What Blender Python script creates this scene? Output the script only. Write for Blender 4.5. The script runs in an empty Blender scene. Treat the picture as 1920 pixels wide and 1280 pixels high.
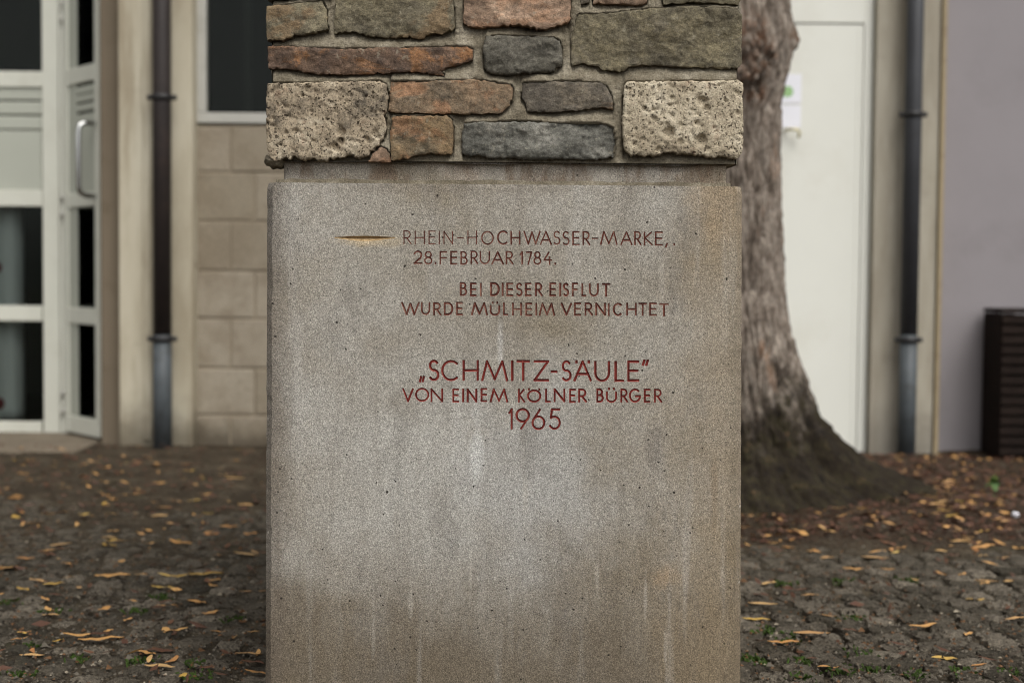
import bpy, bmesh, math, random
import numpy as np
from mathutils import Vector, Matrix, noise
from mathutils.geometry import delaunay_2d_cdt

random.seed(7)
np.random.seed(7)
R = math.radians
SC = bpy.context.scene
COL = SC.collection

# ------------------------------------------------------------------ camera
EYE = Vector((0.0, 0.0, 0.796))
FPX = 2667.0
PITCH, ROLL = 2.5, 0.5
cam_d = bpy.data.cameras.new('camera')
cam_d.sensor_width = 36.0
cam_d.lens = FPX / 1920 * 36
cam_d.clip_start = 0.05
cam_d.clip_end = 500
cam = bpy.data.objects.new('camera', cam_d)
COL.objects.link(cam)
CR = Matrix.Rotation(R(90 - PITCH), 3, 'X') @ Matrix.Rotation(R(ROLL), 3, 'Z')
cam.matrix_world = Matrix.Translation(EYE) @ CR.to_4x4()
cam_d.dof.use_dof = True
cam_d.dof.focus_distance = 2.55
cam_d.dof.aperture_fstop = 3.0
SC.camera = cam

# ------------------------------------------------------------------ sky and sun (overcast)
SUN_EL, SUN_AZ = 54.0, 152.0          # azimuth clockwise from +Y
w = bpy.data.worlds.new('World')
SC.world = w
w.use_nodes = True
wn = w.node_tree
wn.nodes.clear()
sky = wn.nodes.new('ShaderNodeTexSky')
sky.sky_type = 'NISHITA'
sky.sun_disc = False
sky.sun_elevation = R(SUN_EL)
sky.sun_rotation = R(SUN_AZ)
sky.air_density = 1.0
sky.dust_density = 4.0
sky.ozone_density = 1.0
bw = wn.nodes.new('ShaderNodeRGBToBW')
wmix = wn.nodes.new('ShaderNodeMix')
wmix.data_type = 'RGBA'
wmix.inputs[0].default_value = 0.96   # cloud cover greys the blue out
wb = wn.nodes.new('ShaderNodeBackground')
wb.inputs['Strength'].default_value = 0.14
wo = wn.nodes.new('ShaderNodeOutputWorld')
wn.links.new(sky.outputs[0], bw.inputs[0])
wn.links.new(sky.outputs[0], wmix.inputs[6])
wn.links.new(bw.outputs[0], wmix.inputs[7])
wn.links.new(wmix.outputs[2], wb.inputs[0])
wn.links.new(wb.outputs[0], wo.inputs[0])

sun_d = bpy.data.lights.new('sun', 'SUN')
sun_d.energy = 1.0
sun_d.angle = R(40)
sun_d.color = (1.0, 0.95, 0.87)
sun = bpy.data.objects.new('sun', sun_d)
COL.objects.link(sun)
sdir = Vector((math.sin(R(SUN_AZ)) * math.cos(R(SUN_EL)), math.cos(R(SUN_AZ)) * math.cos(R(SUN_EL)), math.sin(R(SUN_EL))))
sun.rotation_euler = sdir.to_track_quat('Z', 'Y').to_euler()
sun.location = sdir * 30

SC.view_settings.view_transform = 'Standard'
SC.view_settings.look = 'None'
SC.view_settings.gamma = 1.0
SC.view_settings.use_curve_mapping = False
SC.view_settings.exposure = 0.66
SC.render.engine = 'CYCLES'
SC.cycles.use_denoising = True
SC.cycles.filter_width = 1.0
SC.cycles.max_bounces = 6
SC.cycles.diffuse_bounces = 3
SC.cycles.transparent_max_bounces = 12

# ------------------------------------------------------------------ pixels to places (photo 1920 x 1280)
def ray(x, y):
    return CR @ Vector(((x - 960) / FPX, -(y - 640) / FPX, -1.0))
def pix(x, y, Y):
    d = ray(x, y)
    return EYE + d * ((Y - EYE.y) / d.y)
def gpix(x, y, z=0.0):
    d = ray(x, y)
    return EYE + d * ((z - EYE.z) / d.z)
def project(p):
    v = CR.transposed() @ (Vector(p) - EYE)
    return 960 + FPX * v.x / -v.z, 640 - FPX * v.y / -v.z

# ------------------------------------------------------------------ object helpers
def link(name, me, parent=None, mats=(), **props):
    o = bpy.data.objects.new(name, me)
    COL.objects.link(o)
    for m in mats:
        me.materials.append(m)
    if parent is not None:
        o.parent = parent
        if parent.type == 'EMPTY':
            o.location = -parent.location      # meshes hold world coordinates
    for k, v in props.items():
        o[k] = v
    return o
def empty(name, loc, **props):
    o = bpy.data.objects.new(name, None)
    COL.objects.link(o)
    o.location = loc
    o.empty_display_size = 0.1
    for k, v in props.items():
        o[k] = v
    return o
def mesh(name, verts, faces, smooth=False):
    me = bpy.data.meshes.new(name)
    me.from_pydata([tuple(v) for v in verts], [], faces)
    me.update()
    if smooth:
        me.shade_smooth()
    return me
def from_bm(name, bm, smooth=False):
    me = bpy.data.meshes.new(name)
    bm.to_mesh(me)
    bm.free()
    if smooth:
        me.shade_smooth()
    return me
def bm_box(bm, x0, x1, y0, y1, z0, z1, M=None):
    vs = [bm.verts.new((x, y, z)) for x in (x0, x1) for y in (y0, y1) for z in (z0, z1)]
    for f in ((0, 1, 3, 2), (4, 6, 7, 5), (0, 4, 5, 1), (2, 3, 7, 6), (0, 2, 6, 4), (1, 5, 7, 3)):
        bm.faces.new([vs[i] for i in f])
    if M is not None:
        for v in vs:
            v.co = M @ v.co
    return vs
def bevel_all(bm, wdt, seg=2):
    bmesh.ops.recalc_face_normals(bm, faces=bm.faces[:])
    if wdt > 0:
        bmesh.ops.bevel(bm, geom=bm.edges[:], offset=wdt, segments=seg, affect='EDGES', profile=0.5)
def box(name, x0, x1, y0, y1, z0, z1, mat, parent=None, bev=0.004, M=None, **props):
    bm = bmesh.new()
    bm_box(bm, min(x0, x1), max(x0, x1), min(y0, y1), max(y0, y1), min(z0, z1), max(z0, z1))
    bevel_all(bm, bev)
    if M is not None:
        bmesh.ops.transform(bm, matrix=M, verts=bm.verts[:])
    return link(name, from_bm(name, bm), parent, [mat], **props)
def pbox(name, px0, py0, px1, py1, Y, depth, mat, parent=None, bev=0.004, **props):
    """a box whose front face at distance Y covers the given rectangle of the photo"""
    xm, ym = (px0 + px1) / 2, (py0 + py1) / 2
    X0, X1 = pix(px0, max(0, min(ym, 840)), Y).x, pix(px1, max(0, min(ym, 840)), Y).x
    Z1, Z0 = pix(xm, py0, Y).z, pix(xm, py1, Y).z
    return box(name, X0, X1, Y, Y + depth, Z0, Z1, mat, parent, bev, **props)
def tube(bm, pts, rad, seg=16, cap=True):
    """tube along a polyline; rad number or list"""
    n = len(pts)
    rings = []
    prev = None
    for i, p in enumerate(pts):
        p = Vector(p)
        a = Vector(pts[max(i - 1, 0)]); b = Vector(pts[min(i + 1, n - 1)])
        t = (b - a).normalized()
        ref = prev if prev is not None else (Vector((1, 0, 0)) if abs(t.x) < 0.8 else Vector((0, 1, 0)))
        u = (ref - t * ref.dot(t)).normalized()
        prev = u
        v = t.cross(u)
        r = rad[i] if isinstance(rad, (list, tuple)) else rad
        rings.append([bm.verts.new(p + (u * math.cos(k * 2 * math.pi / seg) + v * math.sin(k * 2 * math.pi / seg)) * r) for k in range(seg)])
    for i in range(n - 1):
        for k in range(seg):
            bm.faces.new((rings[i][k], rings[i][(k + 1) % seg], rings[i + 1][(k + 1) % seg], rings[i + 1][k]))
    if cap:
        bm.faces.new(rings[0][::-1])
        bm.faces.new(rings[-1])

# ------------------------------------------------------------------ material helpers
def L(r, g, b, k=1.0):
    f = lambda c: ((c / 255 + 0.055) / 1.055) ** 2.4 if c > 10 else c / 255 / 12.92
    return (f(r) * k, f(g) * k, f(b) * k, 1.0)

class NT:
    def __init__(s, name):
        s.m = bpy.data.materials.new(name)
        s.m.use_nodes = True
        s.t = s.m.node_tree
        s.t.nodes.clear()
        s.out = s.t.nodes.new('ShaderNodeOutputMaterial')
        s.c = s.t.nodes.new('ShaderNodeTexCoord').outputs['Object']
    def new(s, kind):
        return s.t.nodes.new(kind)
    def put(s, sock, v):
        if hasattr(v, 'is_output'):
            s.t.links.new(v, sock)
        elif v is not None:
            sock.default_value = v
    def map(s, scale=(1, 1, 1), loc=(0, 0, 0), rot=(0, 0, 0), vec=None):
        n = s.new('ShaderNodeMapping')
        s.put(n.inputs['Vector'], vec or s.c)
        n.inputs['Scale'].default_value = scale
        n.inputs['Location'].default_value = loc
        n.inputs['Rotation'].default_value = rot
        return n.outputs[0]
    def noise(s, scale, detail=4, rough=0.55, vec=None, dist=0.0, out='Fac'):
        n = s.new('ShaderNodeTexNoise')
        s.put(n.inputs['Vector'], vec or s.c)
        n.inputs['Scale'].default_value = scale
        n.inputs['Detail'].default_value = detail
        n.inputs['Roughness'].default_value = rough
        n.inputs['Distortion'].default_value = dist
        return n.outputs[out]
    def voro(s, scale, vec=None, feature='F1', rnd=1.0, out='Distance'):
        n = s.new('ShaderNodeTexVoronoi')
        n.feature = feature
        s.put(n.inputs['Vector'], vec or s.c)
        n.inputs['Scale'].default_value = scale
        n.inputs['Randomness'].default_value = rnd
        return n.outputs[out]
    def ramp(s, fac, stops, mode='LINEAR'):
        n = s.new('ShaderNodeValToRGB')
        n.color_ramp.interpolation = mode
        e = n.color_ramp.elements
        while len(e) < len(stops):
            e.new(0.5)
        for i, (p, c) in enumerate(stops):
            e[i].position = p
            e[i].color = c if isinstance(c, tuple) else (c, c, c, 1)
        s.put(n.inputs[0], fac)
        return n.outputs[0]
    def mix(s, fac, a, b, mode='MIX'):
        n = s.new('ShaderNodeMix')
        n.data_type = 'RGBA'
        n.blend_type = mode
        s.put(n.inputs[0], fac)
        s.put(n.inputs[6], a)
        s.put(n.inputs[7], b)
        return n.outputs[2]
    def math(s, op, a, b=None, clamp=False):
        n = s.new('ShaderNodeMath')
        n.operation = op
        n.use_clamp = clamp
        s.put(n.inputs[0], a)
        if b is not None:
            s.put(n.inputs[1], b)
        return n.outputs[0]
    def step(s, v, a, b):
        n = s.new('ShaderNodeMapRange')
        n.interpolation_type = 'SMOOTHSTEP'
        s.put(n.inputs[0], v)
        n.inputs[1].default_value = a
        n.inputs[2].default_value = b
        return n.outputs[0]
    def xyz(s, vec=None):
        n = s.new('ShaderNodeSeparateXYZ')
        s.put(n.inputs[0], vec or s.c)
        return n.outputs
    def attr(s, name):
        n = s.new('ShaderNodeAttribute')
        n.attribute_name = name
        return n.outputs['Fac']
    def rand(s):
        return s.new('ShaderNodeObjectInfo').outputs['Random']
    def blob(s, c, r, rough=0.6, ns=9.0):
        """soft patch: centre c, radii r, ragged by noise"""
        n = s.new('ShaderNodeVectorMath'); n.operation = 'SUBTRACT'
        s.put(n.inputs[0], s.c); n.inputs[1].default_value = c
        d = s.new('ShaderNodeVectorMath'); d.operation = 'DIVIDE'
        s.put(d.inputs[0], n.outputs[0]); d.inputs[1].default_value = r
        l = s.new('ShaderNodeVectorMath'); l.operation = 'LENGTH'
        s.put(l.inputs[0], d.outputs[0])
        nz = s.math('MULTIPLY', s.math('SUBTRACT', s.noise(ns, 4, 0.6), 0.5), rough * 2)
        return s.step(s.math('ADD', l.outputs['Value'], nz), 1.0, 0.15)
    def done(s, color, rough=0.9, bump=None, strength=0.5, dist=0.01, spec=0.3, metal=0.0, coat=None):
        b = s.new('ShaderNodeBsdfPrincipled')
        s.put(b.inputs['Base Color'], color)
        s.put(b.inputs['Roughness'], rough)
        b.inputs['Metallic'].default_value = metal
        b.inputs['Specular IOR Level'].default_value = spec
        if bump is not None:
            n = s.new('ShaderNodeBump')
            n.inputs['Strength'].default_value = strength
            n.inputs['Distance'].default_value = dist
            s.put(n.inputs['Height'], bump)
            s.t.links.new(n.outputs[0], b.inputs['Normal'])
        s.t.links.new(b.outputs[0], s.out.inputs[0])
        return s.m

YF = 2.55                                   # distance of the column's front face
def P(x, y, Y=YF):
    return pix(x, y, Y)

# --- concrete of the pedestal
def make_concrete(name, tint=1.0, neck=False):
    n = NT(name)
    x, y, z = n.xyz()
    base = n.ramp(n.noise(4.5, 5, 0.6), [(0.3, L(126, 117, 102)), (0.5, L(141, 135, 125)), (0.7, L(154, 150, 142))])
    # brown film low down and towards the right, pale lime bloom in the upper middle
    zn = n.math('ADD', z, n.math('MULTIPLY', n.math('SUBTRACT', n.noise(6, 8, 0.72, n.map((1.6, 1, 0.5))), 0.5), 0.5))
    low = n.step(zn, P(950, 920).z, P(950, 1270).z)
    base = n.mix(n.math('MULTIPLY', low, 0.82), base, L(90, 79, 63))
    xn = n.math('ADD', x, n.math('MULTIPLY', n.math('SUBTRACT', n.noise(8, 8, 0.72, n.map((1, 1, 0.5))), 0.5), 0.34))
    rgt = n.step(xn, P(1180, 700).x, P(1370, 700).x)
    base = n.mix(n.math('MULTIPLY', rgt, 0.5), base, L(130, 114, 90))
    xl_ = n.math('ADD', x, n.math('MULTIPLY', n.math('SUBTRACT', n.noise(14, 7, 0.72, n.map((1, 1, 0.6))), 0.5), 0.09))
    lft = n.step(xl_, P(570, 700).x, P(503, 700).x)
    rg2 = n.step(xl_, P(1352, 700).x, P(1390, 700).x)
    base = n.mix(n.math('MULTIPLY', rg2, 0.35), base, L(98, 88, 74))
    if not neck:
        def bl(px, py, rx, ry, rough=0.6, ns=9.0):
            c = P(px, py)
            return n.blob((c.x, c.y, c.z), (rx / 1047, 5.0, ry / 1047), rough, ns)
        base = n.mix(n.math('MULTIPLY', bl(720, 900, 330, 330, 1.0, 5), 0.42), base, L(166, 164, 158))
        base = n.mix(n.math('MULTIPLY', bl(640, 460, 230, 200, 1.0, 6), 0.35), base, L(164, 161, 154))
        base = n.mix(n.math('MULTIPLY', bl(1000, 900, 180, 260, 1.0, 6), 0.45), base, L(160, 160, 158))
        base = n.mix(n.math('MULTIPLY', bl(893, 840, 16, 130, 1.0, 14), 0.5), base, L(190, 189, 185))
        base = n.mix(n.math('MULTIPLY', bl(938, 650, 9, 70, 0.9, 20), 0.45), base, L(190, 188, 183))
        base = n.mix(n.math('MULTIPLY', bl(1228, 850, 22, 75, 1.0, 18), 0.5), base, L(112, 106, 100))
        base = n.mix(n.math('MULTIPLY', bl(1245, 1075, 34, 40, 1.0, 16), 0.4), base, L(160, 134, 102))
        base = n.mix(n.math('MULTIPLY', bl(1340, 920, 10, 100, 1.0, 14), 0.35), base, L(118, 98, 72))
        base = n.mix(n.math('MULTIPLY', bl(1350, 380, 80, 120, 1.0, 10), 0.35), base, L(150, 128, 98))
        base = n.mix(n.math('MULTIPLY', bl(690, 452, 75, 16, 0.8, 22), 0.35), base, L(205, 180, 135))
        base = n.mix(n.math('MULTIPLY', bl(830, 355, 330, 12, 1.0, 12), 0.4), base, L(120, 112, 102))
        for (px, py, rx, ry) in ((882, 1075, 6, 70), (985, 930, 8, 60), (1210, 1120, 5, 60), (1247, 1215, 5, 45), (700, 1180, 6, 80), (770, 1120, 7, 70), (1120, 1080, 7, 60)):
            base = n.mix(n.math('MULTIPLY', bl(px, py, rx, ry, 1.0, 20), 0.35), base, L(170, 164, 153))
        # vertical rain streaks
        st = n.noise(22, 4, 0.6, n.map((1, 1, 0.06)))
        base = n.mix(n.math('MULTIPLY', n.step(st, 0.52, 0.72), 0.28), base, L(110, 102, 92))
        base = n.mix(n.math('MULTIPLY', n.step(st, 0.46, 0.3), 0.22), base, L(176, 173, 167))
    else:
        st = n.noise(14, 5, 0.65, n.map((1, 1, 0.35)))
        base = n.mix(n.math('MULTIPLY', n.step(st, 0.46, 0.6), 0.75), base, L(106, 89, 73))
        base = n.mix(n.math('MULTIPLY', n.step(n.noise(7, 4, 0.6), 0.5, 0.65), 0.6), base, L(168, 160, 148))
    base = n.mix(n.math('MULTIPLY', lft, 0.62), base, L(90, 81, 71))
    sm = n.noise(7, 8, 0.75, n.map((1.3, 1, 0.55), (3, 0, 1)))
    base = n.mix(n.math('MULTIPLY', n.step(sm, 0.52, 0.66), 0.32), base, L(98, 93, 87))
    # sandy speckle, grain by grain
    sp = n.noise(455, 3, 0.8)
    base = n.mix(1.0, base, n.ramp(sp, [(0.3, 0.2), (0.43, 0.78), (0.55, 1.14), (0.68, 2.0)]), 'MULTIPLY')
    sp2 = n.noise(210, 2, 0.6)
    base = n.mix(1.0, base, n.ramp(sp2, [(0.3, 0.86), (0.5, 1.0), (0.68, 1.1)]), 'MULTIPLY')
    peb = n.step(n.voro(55), 0.16, 0.11)
    pk = n.math('MULTIPLY', peb, n.step(n.voro(55, out='Color'), 0.72, 0.76))
    base = n.mix(n.math('MULTIPLY', pk, 0.5), base, L(196, 190, 178))
    # air holes
    wv_ = n.mix(0.006, n.c, n.noise(160, 2, 0.5, out='Color'), 'ADD')
    wh_ = n.map((1, 1, 1), (0.613, 0.0, 0.377), vec=wv_)
    vv = n.voro(34, wh_)
    size = n.voro(34, wh_, out='Color')
    hole = n.math('MULTIPLY', n.step(vv, 0.075, 0.055), n.step(size, 0.56, 0.6))
    v2 = n.voro(90)
    hole2 = n.math('MULTIPLY', n.step(v2, 0.13, 0.09), n.step(n.voro(90, out='Color'), 0.55, 0.6))
    v3 = n.voro(15, n.map((1, 1, 1.5), (0.37, 0, 0.21), vec=wv_))
    hole3 = n.math('MULTIPLY', n.step(v3, 0.075, 0.06), n.step(n.voro(15, n.map((1, 1, 1.5), (0.37, 0, 0.21), vec=wv_), out='Color'), 0.5, 0.52))
    holes = n.math('MAXIMUM', n.math('MAXIMUM', hole, hole3), n.math('MULTIPLY', hole2, 0.75))
    base = n.mix(n.math('MULTIPLY', holes, 0.92), base, L(36, 31, 27))
    h = n.math('SUBTRACT', n.math('ADD', n.math('MULTIPLY', sp, 0.6), n.math('MULTIPLY', sp2, 0.5)), n.math('MULTIPLY', holes, 1.2))
    return n.done(base, 0.92, h, 0.55, 0.0022, 0.2)

# --- slate, sandstone and tuff of the column
def make_slate(name, a, b, c, accent, seed, layer=0.5, amt=0.5):
    n = NT(name)
    def ds(q, k=0.9):
        g = 0.3 * q[0] + 0.55 * q[1] + 0.15 * q[2]
        return tuple(g + (v - g) * k for v in q[:3]) + (1.0,)
    a, b, c, accent = ds(a), ds(b), ds(c), ds(accent, 0.95)
    v = n.map((1, 1, 1), (seed * 3.1, seed * 1.7, seed * 0.9))
    vl = n.map((0.8, 1, 1.15), (seed * 3.1, seed, 0), (0, R(14 - seed * 4), 0))
    col = n.ramp(n.noise(17, 7, 0.66, v, 0.35), [(0.3, a), (0.5, b), (0.68, c)])
    col = n.mix(n.math('MULTIPLY', n.step(n.noise(10, 6, 0.68, vl, 0.5), 0.5, 0.6), amt), col, accent)
    big = n.noise(42, 6, 0.7, v, 0.3)
    col = n.mix(1.0, col, n.ramp(big, [(0.32, 0.6), (0.5, 1.0), (0.68, 1.3)]), 'MULTIPLY')
    fine = n.noise(150, 6, 0.75, vl)
    col = n.mix(1.0, col, n.ramp(fine, [(0.32, 0.55), (0.48, 1.0), (0.68, 1.45)]), 'MULTIPLY')
    grain = n.noise(600, 2, 0.7)
    col = n.mix(1.0, col, n.ramp(grain, [(0.3, 0.6), (0.5, 1.0), (0.7, 1.45)]), 'MULTIPLY')
    lich = n.math('MULTIPLY', n.step(n.noise(75, 5, 0.7, v), 0.6, 0.68), 0.4)
    col = n.mix(lich, col, L(152, 146, 128))
    h = n.math('ADD', n.math('MULTIPLY', fine, 0.8), n.math('MULTIPLY', big, 0.9))
    return n.done(col, n.ramp(fine, [(0.3, 0.85), (0.7, 0.62)]), h, 0.6, 0.005, 0.3)

def make_tuff(name, a, b, dark, seed):
    n = NT(name)
    v = n.map((1, 1, 1), (seed, seed, seed))
    col = n.ramp(n.noise(15, 7, 0.72, v, 0.3), [(0.36, dark), (0.5, a), (0.66, b)])
    g = n.noise(340, 3, 0.8, v)
    col = n.mix(1.0, col, n.ramp(g, [(0.3, 0.45), (0.47, 1.0), (0.7, 1.5)]), 'MULTIPLY')
    w_ = n.mix(0.012, v, n.noise(90, 2, 0.5, v, out='Color'), 'ADD')
    def pores(sc, r0, r1, pick):
        return n.math('MULTIPLY', n.step(n.voro(sc, w_), r0, r1), n.step(n.voro(sc, w_, out='Color'), pick, pick + 0.05))
    p = n.math('MAXIMUM', pores(75, 0.24, 0.17, 0.5), pores(150, 0.27, 0.2, 0.45))
    p = n.math('MAXIMUM', p, n.math('MULTIPLY', pores(260, 0.3, 0.22, 0.4), 0.8))
    col = n.mix(n.math('MULTIPLY', p, 0.85), col, L(52, 43, 34))
    col = n.mix(n.math('MULTIPLY', n.step(n.noise(30, 4, 0.6, v), 0.6, 0.7), 0.25), col, L(150, 112, 88))
    h = n.math('SUBTRACT', n.math('MULTIPLY', g, 0.8), n.math('MULTIPLY', p, 1.6))
    return n.done(col, 0.95, h, 0.9, 0.004, 0.15)

def make_mortar(name):
    n = NT(name)
    col = n.ramp(n.noise(18, 5, 0.65), [(0.3, L(92, 84, 70)), (0.52, L(122, 114, 98)), (0.7, L(150, 142, 126))])
    g = n.noise(330, 3, 0.75)
    col = n.mix(1.0, col, n.ramp(g, [(0.3, 0.6), (0.5, 1.0), (0.7, 1.4)]), 'MULTIPLY')
    return n.done(col, 0.95, n.math('ADD', n.math('MULTIPLY', g, 0.7), n.noise(70, 4, 0.7)), 0.8, 0.004, 0.15)

def make_plain(name, col, var=0.12, scale=3.0, rough=0.6, spec=0.4, dirt=None, dirt_amt=0.4, streak=False, bumps=0.1, metal=0.0):
    n = NT(name)
    k = n.noise(scale, 5, 0.6, n.map((1, 1, 0.12)) if streak else None)
    c = n.mix(1.0, col, n.ramp(k, [(0.3, 1 - var), (0.7, 1 + var)]), 'MULTIPLY')
    if dirt is not None:
        c = n.mix(n.math('MULTIPLY', n.step(n.noise(scale * 1.7, 6, 0.65), 0.5, 0.72), dirt_amt), c, dirt)
    return n.done(c, rough, n.noise(scale * 40, 3, 0.6), bumps, 0.003, spec, metal)

def make_pier(name, tone=None):
    n = NT(name)
    x, y, z = n.xyz()
    col = n.ramp(n.noise(3.2, 5, 0.6, n.map((1, 1, 0.3))), [(0.3, L(150, 139, 118)), (0.55, L(183, 175, 155)), (0.75, L(196, 190, 172))])
    col = n.mix(n.math('MULTIPLY', n.step(n.noise(9, 5, 0.65, n.map((1, 1, 0.1))), 0.5, 0.68), 0.55), col, L(126, 112, 90))
    col = n.mix(n.math('MULTIPLY', n.step(n.noise(2.4, 6, 0.7), 0.56, 0.7), 0.4), col, L(120, 110, 96))
    zn = n.math('ADD', z, n.math('MULTIPLY', n.math('SUBTRACT', n.noise(7, 4, 0.6), 0.5), 0.25))
    col = n.mix(n.math('MULTIPLY', n.step(zn, 0.28, 0.02), 0.75), col, L(84, 76, 62))
    spot = n.math('MULTIPLY', n.step(n.voro(7), 0.13, 0.09), n.step(n.voro(7, out='Color'), 0.7, 0.75))
    col = n.mix(n.math('MULTIPLY', spot, 0.5), col, L(100, 88, 72))
    if tone:
        col = n.mix(0.55, col, n.ramp(n.noise(4, 6, 0.7, n.map((1, 1, 0.2))), [(0.35, L(112, 105, 94)), (0.6, tone)]))
    return n.done(col, 0.9, n.noise(60, 4, 0.7), 0.3, 0.006, 0.2)

def make_block(name):
    n = NT(name)
    rnd = n.rand()
    col = n.ramp(rnd, [(0.0, L(138, 128, 111)), (0.5, L(148, 138, 122)), (1.0, L(157, 148, 132))])
    col = n.mix(n.math('MULTIPLY', n.step(n.noise(5, 6, 0.65), 0.42, 0.64), 0.6), col, L(122, 110, 93))
    z = n.xyz()[2]
    zn = n.math('ADD', z, n.math('MULTIPLY', n.math('SUBTRACT', n.noise(6, 4, 0.6), 0.5), 0.2))
    col = n.mix(n.math('MULTIPLY', n.step(zn, 0.16, 0.0), 0.8), col, L(72, 64, 52))
    g = n.noise(120, 4, 0.7)
    col = n.mix(1.0, col, n.ramp(g, [(0.3, 0.8), (0.7, 1.2)]), 'MULTIPLY')
    return n.done(col, 0.92, g, 0.4, 0.005, 0.2)

def make_glass(name, tint):
    n = NT(name)
    g = n.new('ShaderNodeBsdfGlossy')
    g.inputs['Roughness'].default_value = 0.03
    g.inputs['Color'].default_value = (0.26, 0.27, 0.26, 1)
    t = n.new('ShaderNodeBsdfTransparent')
    t.inputs['Color'].default_value = tint
    fr = n.new('ShaderNodeFresnel')
    fr.inputs['IOR'].default_value = 1.45
    mx = n.new('ShaderNodeMixShader')
    n.t.links.new(fr.outputs[0], mx.inputs[0])
    n.t.links.new(t.outputs[0], mx.inputs[1])
    n.t.links.new(g.outputs[0], mx.inputs[2])
    n.t.links.new(mx.outputs[0], n.out.inputs[0])
    return n.m

def make_soil(name):
    n = NT(name)
    col = n.ramp(n.noise(7, 7, 0.7), [(0.3, L(58, 51, 41)), (0.5, L(86, 77, 63)), (0.7, L(116, 105, 88))])
    lit = n.attr('litter')
    fl = n.noise(46, 4, 0.75, n.map((1.0, 1.6, 1)), 0.5)
    red = n.ramp(n.noise(70, 3, 0.7), [(0.35, L(36, 25, 19)), (0.5, L(62, 42, 31)), (0.68, L(92, 64, 44))])
    col = n.mix(n.math('MULTIPLY', n.math('MULTIPLY', n.step(fl, 0.4, 0.55), lit), 0.9), col, red)
    g = n.noise(120, 5, 0.8)
    col = n.mix(1.0, col, n.ramp(g, [(0.3, 0.4), (0.5, 1.0), (0.7, 1.9)]), 'MULTIPLY')
    col = n.mix(n.math('MULTIPLY', n.step(n.noise(5, 5, 0.7), 0.58, 0.68), 0.35), col, L(56, 66, 34))
    return n.done(col, 0.95, n.math('ADD', g, n.math('MULTIPLY', fl, 0.8)), 1.0, 0.02, 0.15)

def make_sett(name):
    n = NT(name)
    col = n.ramp(n.rand(), [(0.0, L(78, 72, 60)), (0.4, L(102, 94, 81)), (0.8, L(122, 113, 99)), (1.0, L(144, 134, 118))])
    k = n.noise(30, 6, 0.72)
    col = n.mix(1.0, col, n.ramp(k, [(0.3, 0.5), (0.5, 1.0), (0.7, 1.5)]), 'MULTIPLY')
    g = n.noise(170, 4, 0.8)
    col = n.mix(1.0, col, n.ramp(g, [(0.3, 0.35), (0.5, 1.0), (0.7, 1.9)]), 'MULTIPLY')
    col = n.mix(n.math('MULTIPLY', n.step(n.noise(26, 6, 0.75), 0.52, 0.6), 0.6), col, L(50, 45, 34))
    return n.done(col, 0.85, n.math('ADD', g, k), 1.0, 0.02, 0.25)

def make_leaf(name, a, b, c):
    n = NT(name)
    col = n.ramp(n.rand(), [(0.0, a), (0.5, b), (1.0, c)])
    col = n.mix(n.math('MULTIPLY', n.step(n.noise(60, 4, 0.6), 0.52, 0.68), 0.4), col, L(110, 72, 40))
    return n.done(col, 0.6, n.noise(150, 3, 0.6), 0.2, 0.002, 0.35)

def make_bark(name):
    n = NT(name)
    z = n.xyz()[2]
    vs = n.map((1, 1, 0.42))
    col = n.ramp(n.noise(34, 7, 0.72, vs, 0.5), [(0.3, L(72, 62, 53)), (0.46, L(114, 103, 93)), (0.6, L(148, 138, 127)), (0.76, L(172, 158, 144))])
    col = n.mix(n.math('MULTIPLY', n.step(n.noise(9, 4, 0.6, n.map((1, 1, 0.35))), 0.6, 0.72), 0.45), col, L(150, 112, 84))
    kn = n.attr('knot')
    col = n.mix(n.math('MULTIPLY', kn, n.step(n.noise(32, 4, 0.65), 0.42, 0.6)), col, L(108, 84, 68))
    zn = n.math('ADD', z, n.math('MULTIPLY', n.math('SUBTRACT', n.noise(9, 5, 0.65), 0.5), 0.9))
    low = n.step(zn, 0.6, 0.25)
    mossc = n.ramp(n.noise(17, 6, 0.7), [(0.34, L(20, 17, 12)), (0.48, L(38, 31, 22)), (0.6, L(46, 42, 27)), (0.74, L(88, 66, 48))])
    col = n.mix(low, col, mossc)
    f = n.noise(120, 4, 0.7, n.map((1, 1, 0.5)))
    col = n.mix(1.0, col, n.ramp(f, [(0.3, 0.5), (0.5, 1.0), (0.7, 1.45)]), 'MULTIPLY')
    return n.done(col, 0.9, f, 0.8, 0.008, 0.2)

M = {}
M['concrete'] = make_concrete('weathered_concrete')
M['neck'] = make_concrete('stained_concrete', neck=True)
M['mortar'] = make_mortar('lime_mortar')
n = NT('groove_paint_dark')
M['paint_dark'] = n.done(n.ramp(n.noise(60, 5, 0.7), [(0.35, L(72, 42, 35)), (0.5, L(104, 60, 50)), (0.66, L(140, 104, 90))]), 0.8, spec=0.2)
n = NT('groove_paint_red')
M['paint_red'] = n.done(n.ramp(n.noise(70, 5, 0.7), [(0.32, L(84, 34, 30)), (0.55, L(122, 50, 44)), (0.75, L(150, 84, 72))]), 0.8, spec=0.2)
n = NT('fresh_ochre_stone')
M['ochre'] = n.done(n.ramp(n.noise(160, 4, 0.7), [(0.3, L(118, 96, 68)), (0.5, L(166, 140, 102)), (0.7, L(194, 172, 136))]), 0.9, n.noise(300, 3, 0.7), 0.5, 0.002, 0.2)
M['soil'] = make_soil('dark_soil')
M['sett'] = make_sett('basalt_sett')
M['bark'] = make_bark('furrowed_bark')
M['pier'] = make_pier('stained_pier_concrete')
M['pier_grey'] = make_pier('grey_pier_concrete', L(156, 152, 143))
M['block'] = make_block('concrete_block_stone')
M['joint'] = make_plain('wall_joint_mortar', L(138, 127, 109), 0.15, 20, 0.95, 0.2)
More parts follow.
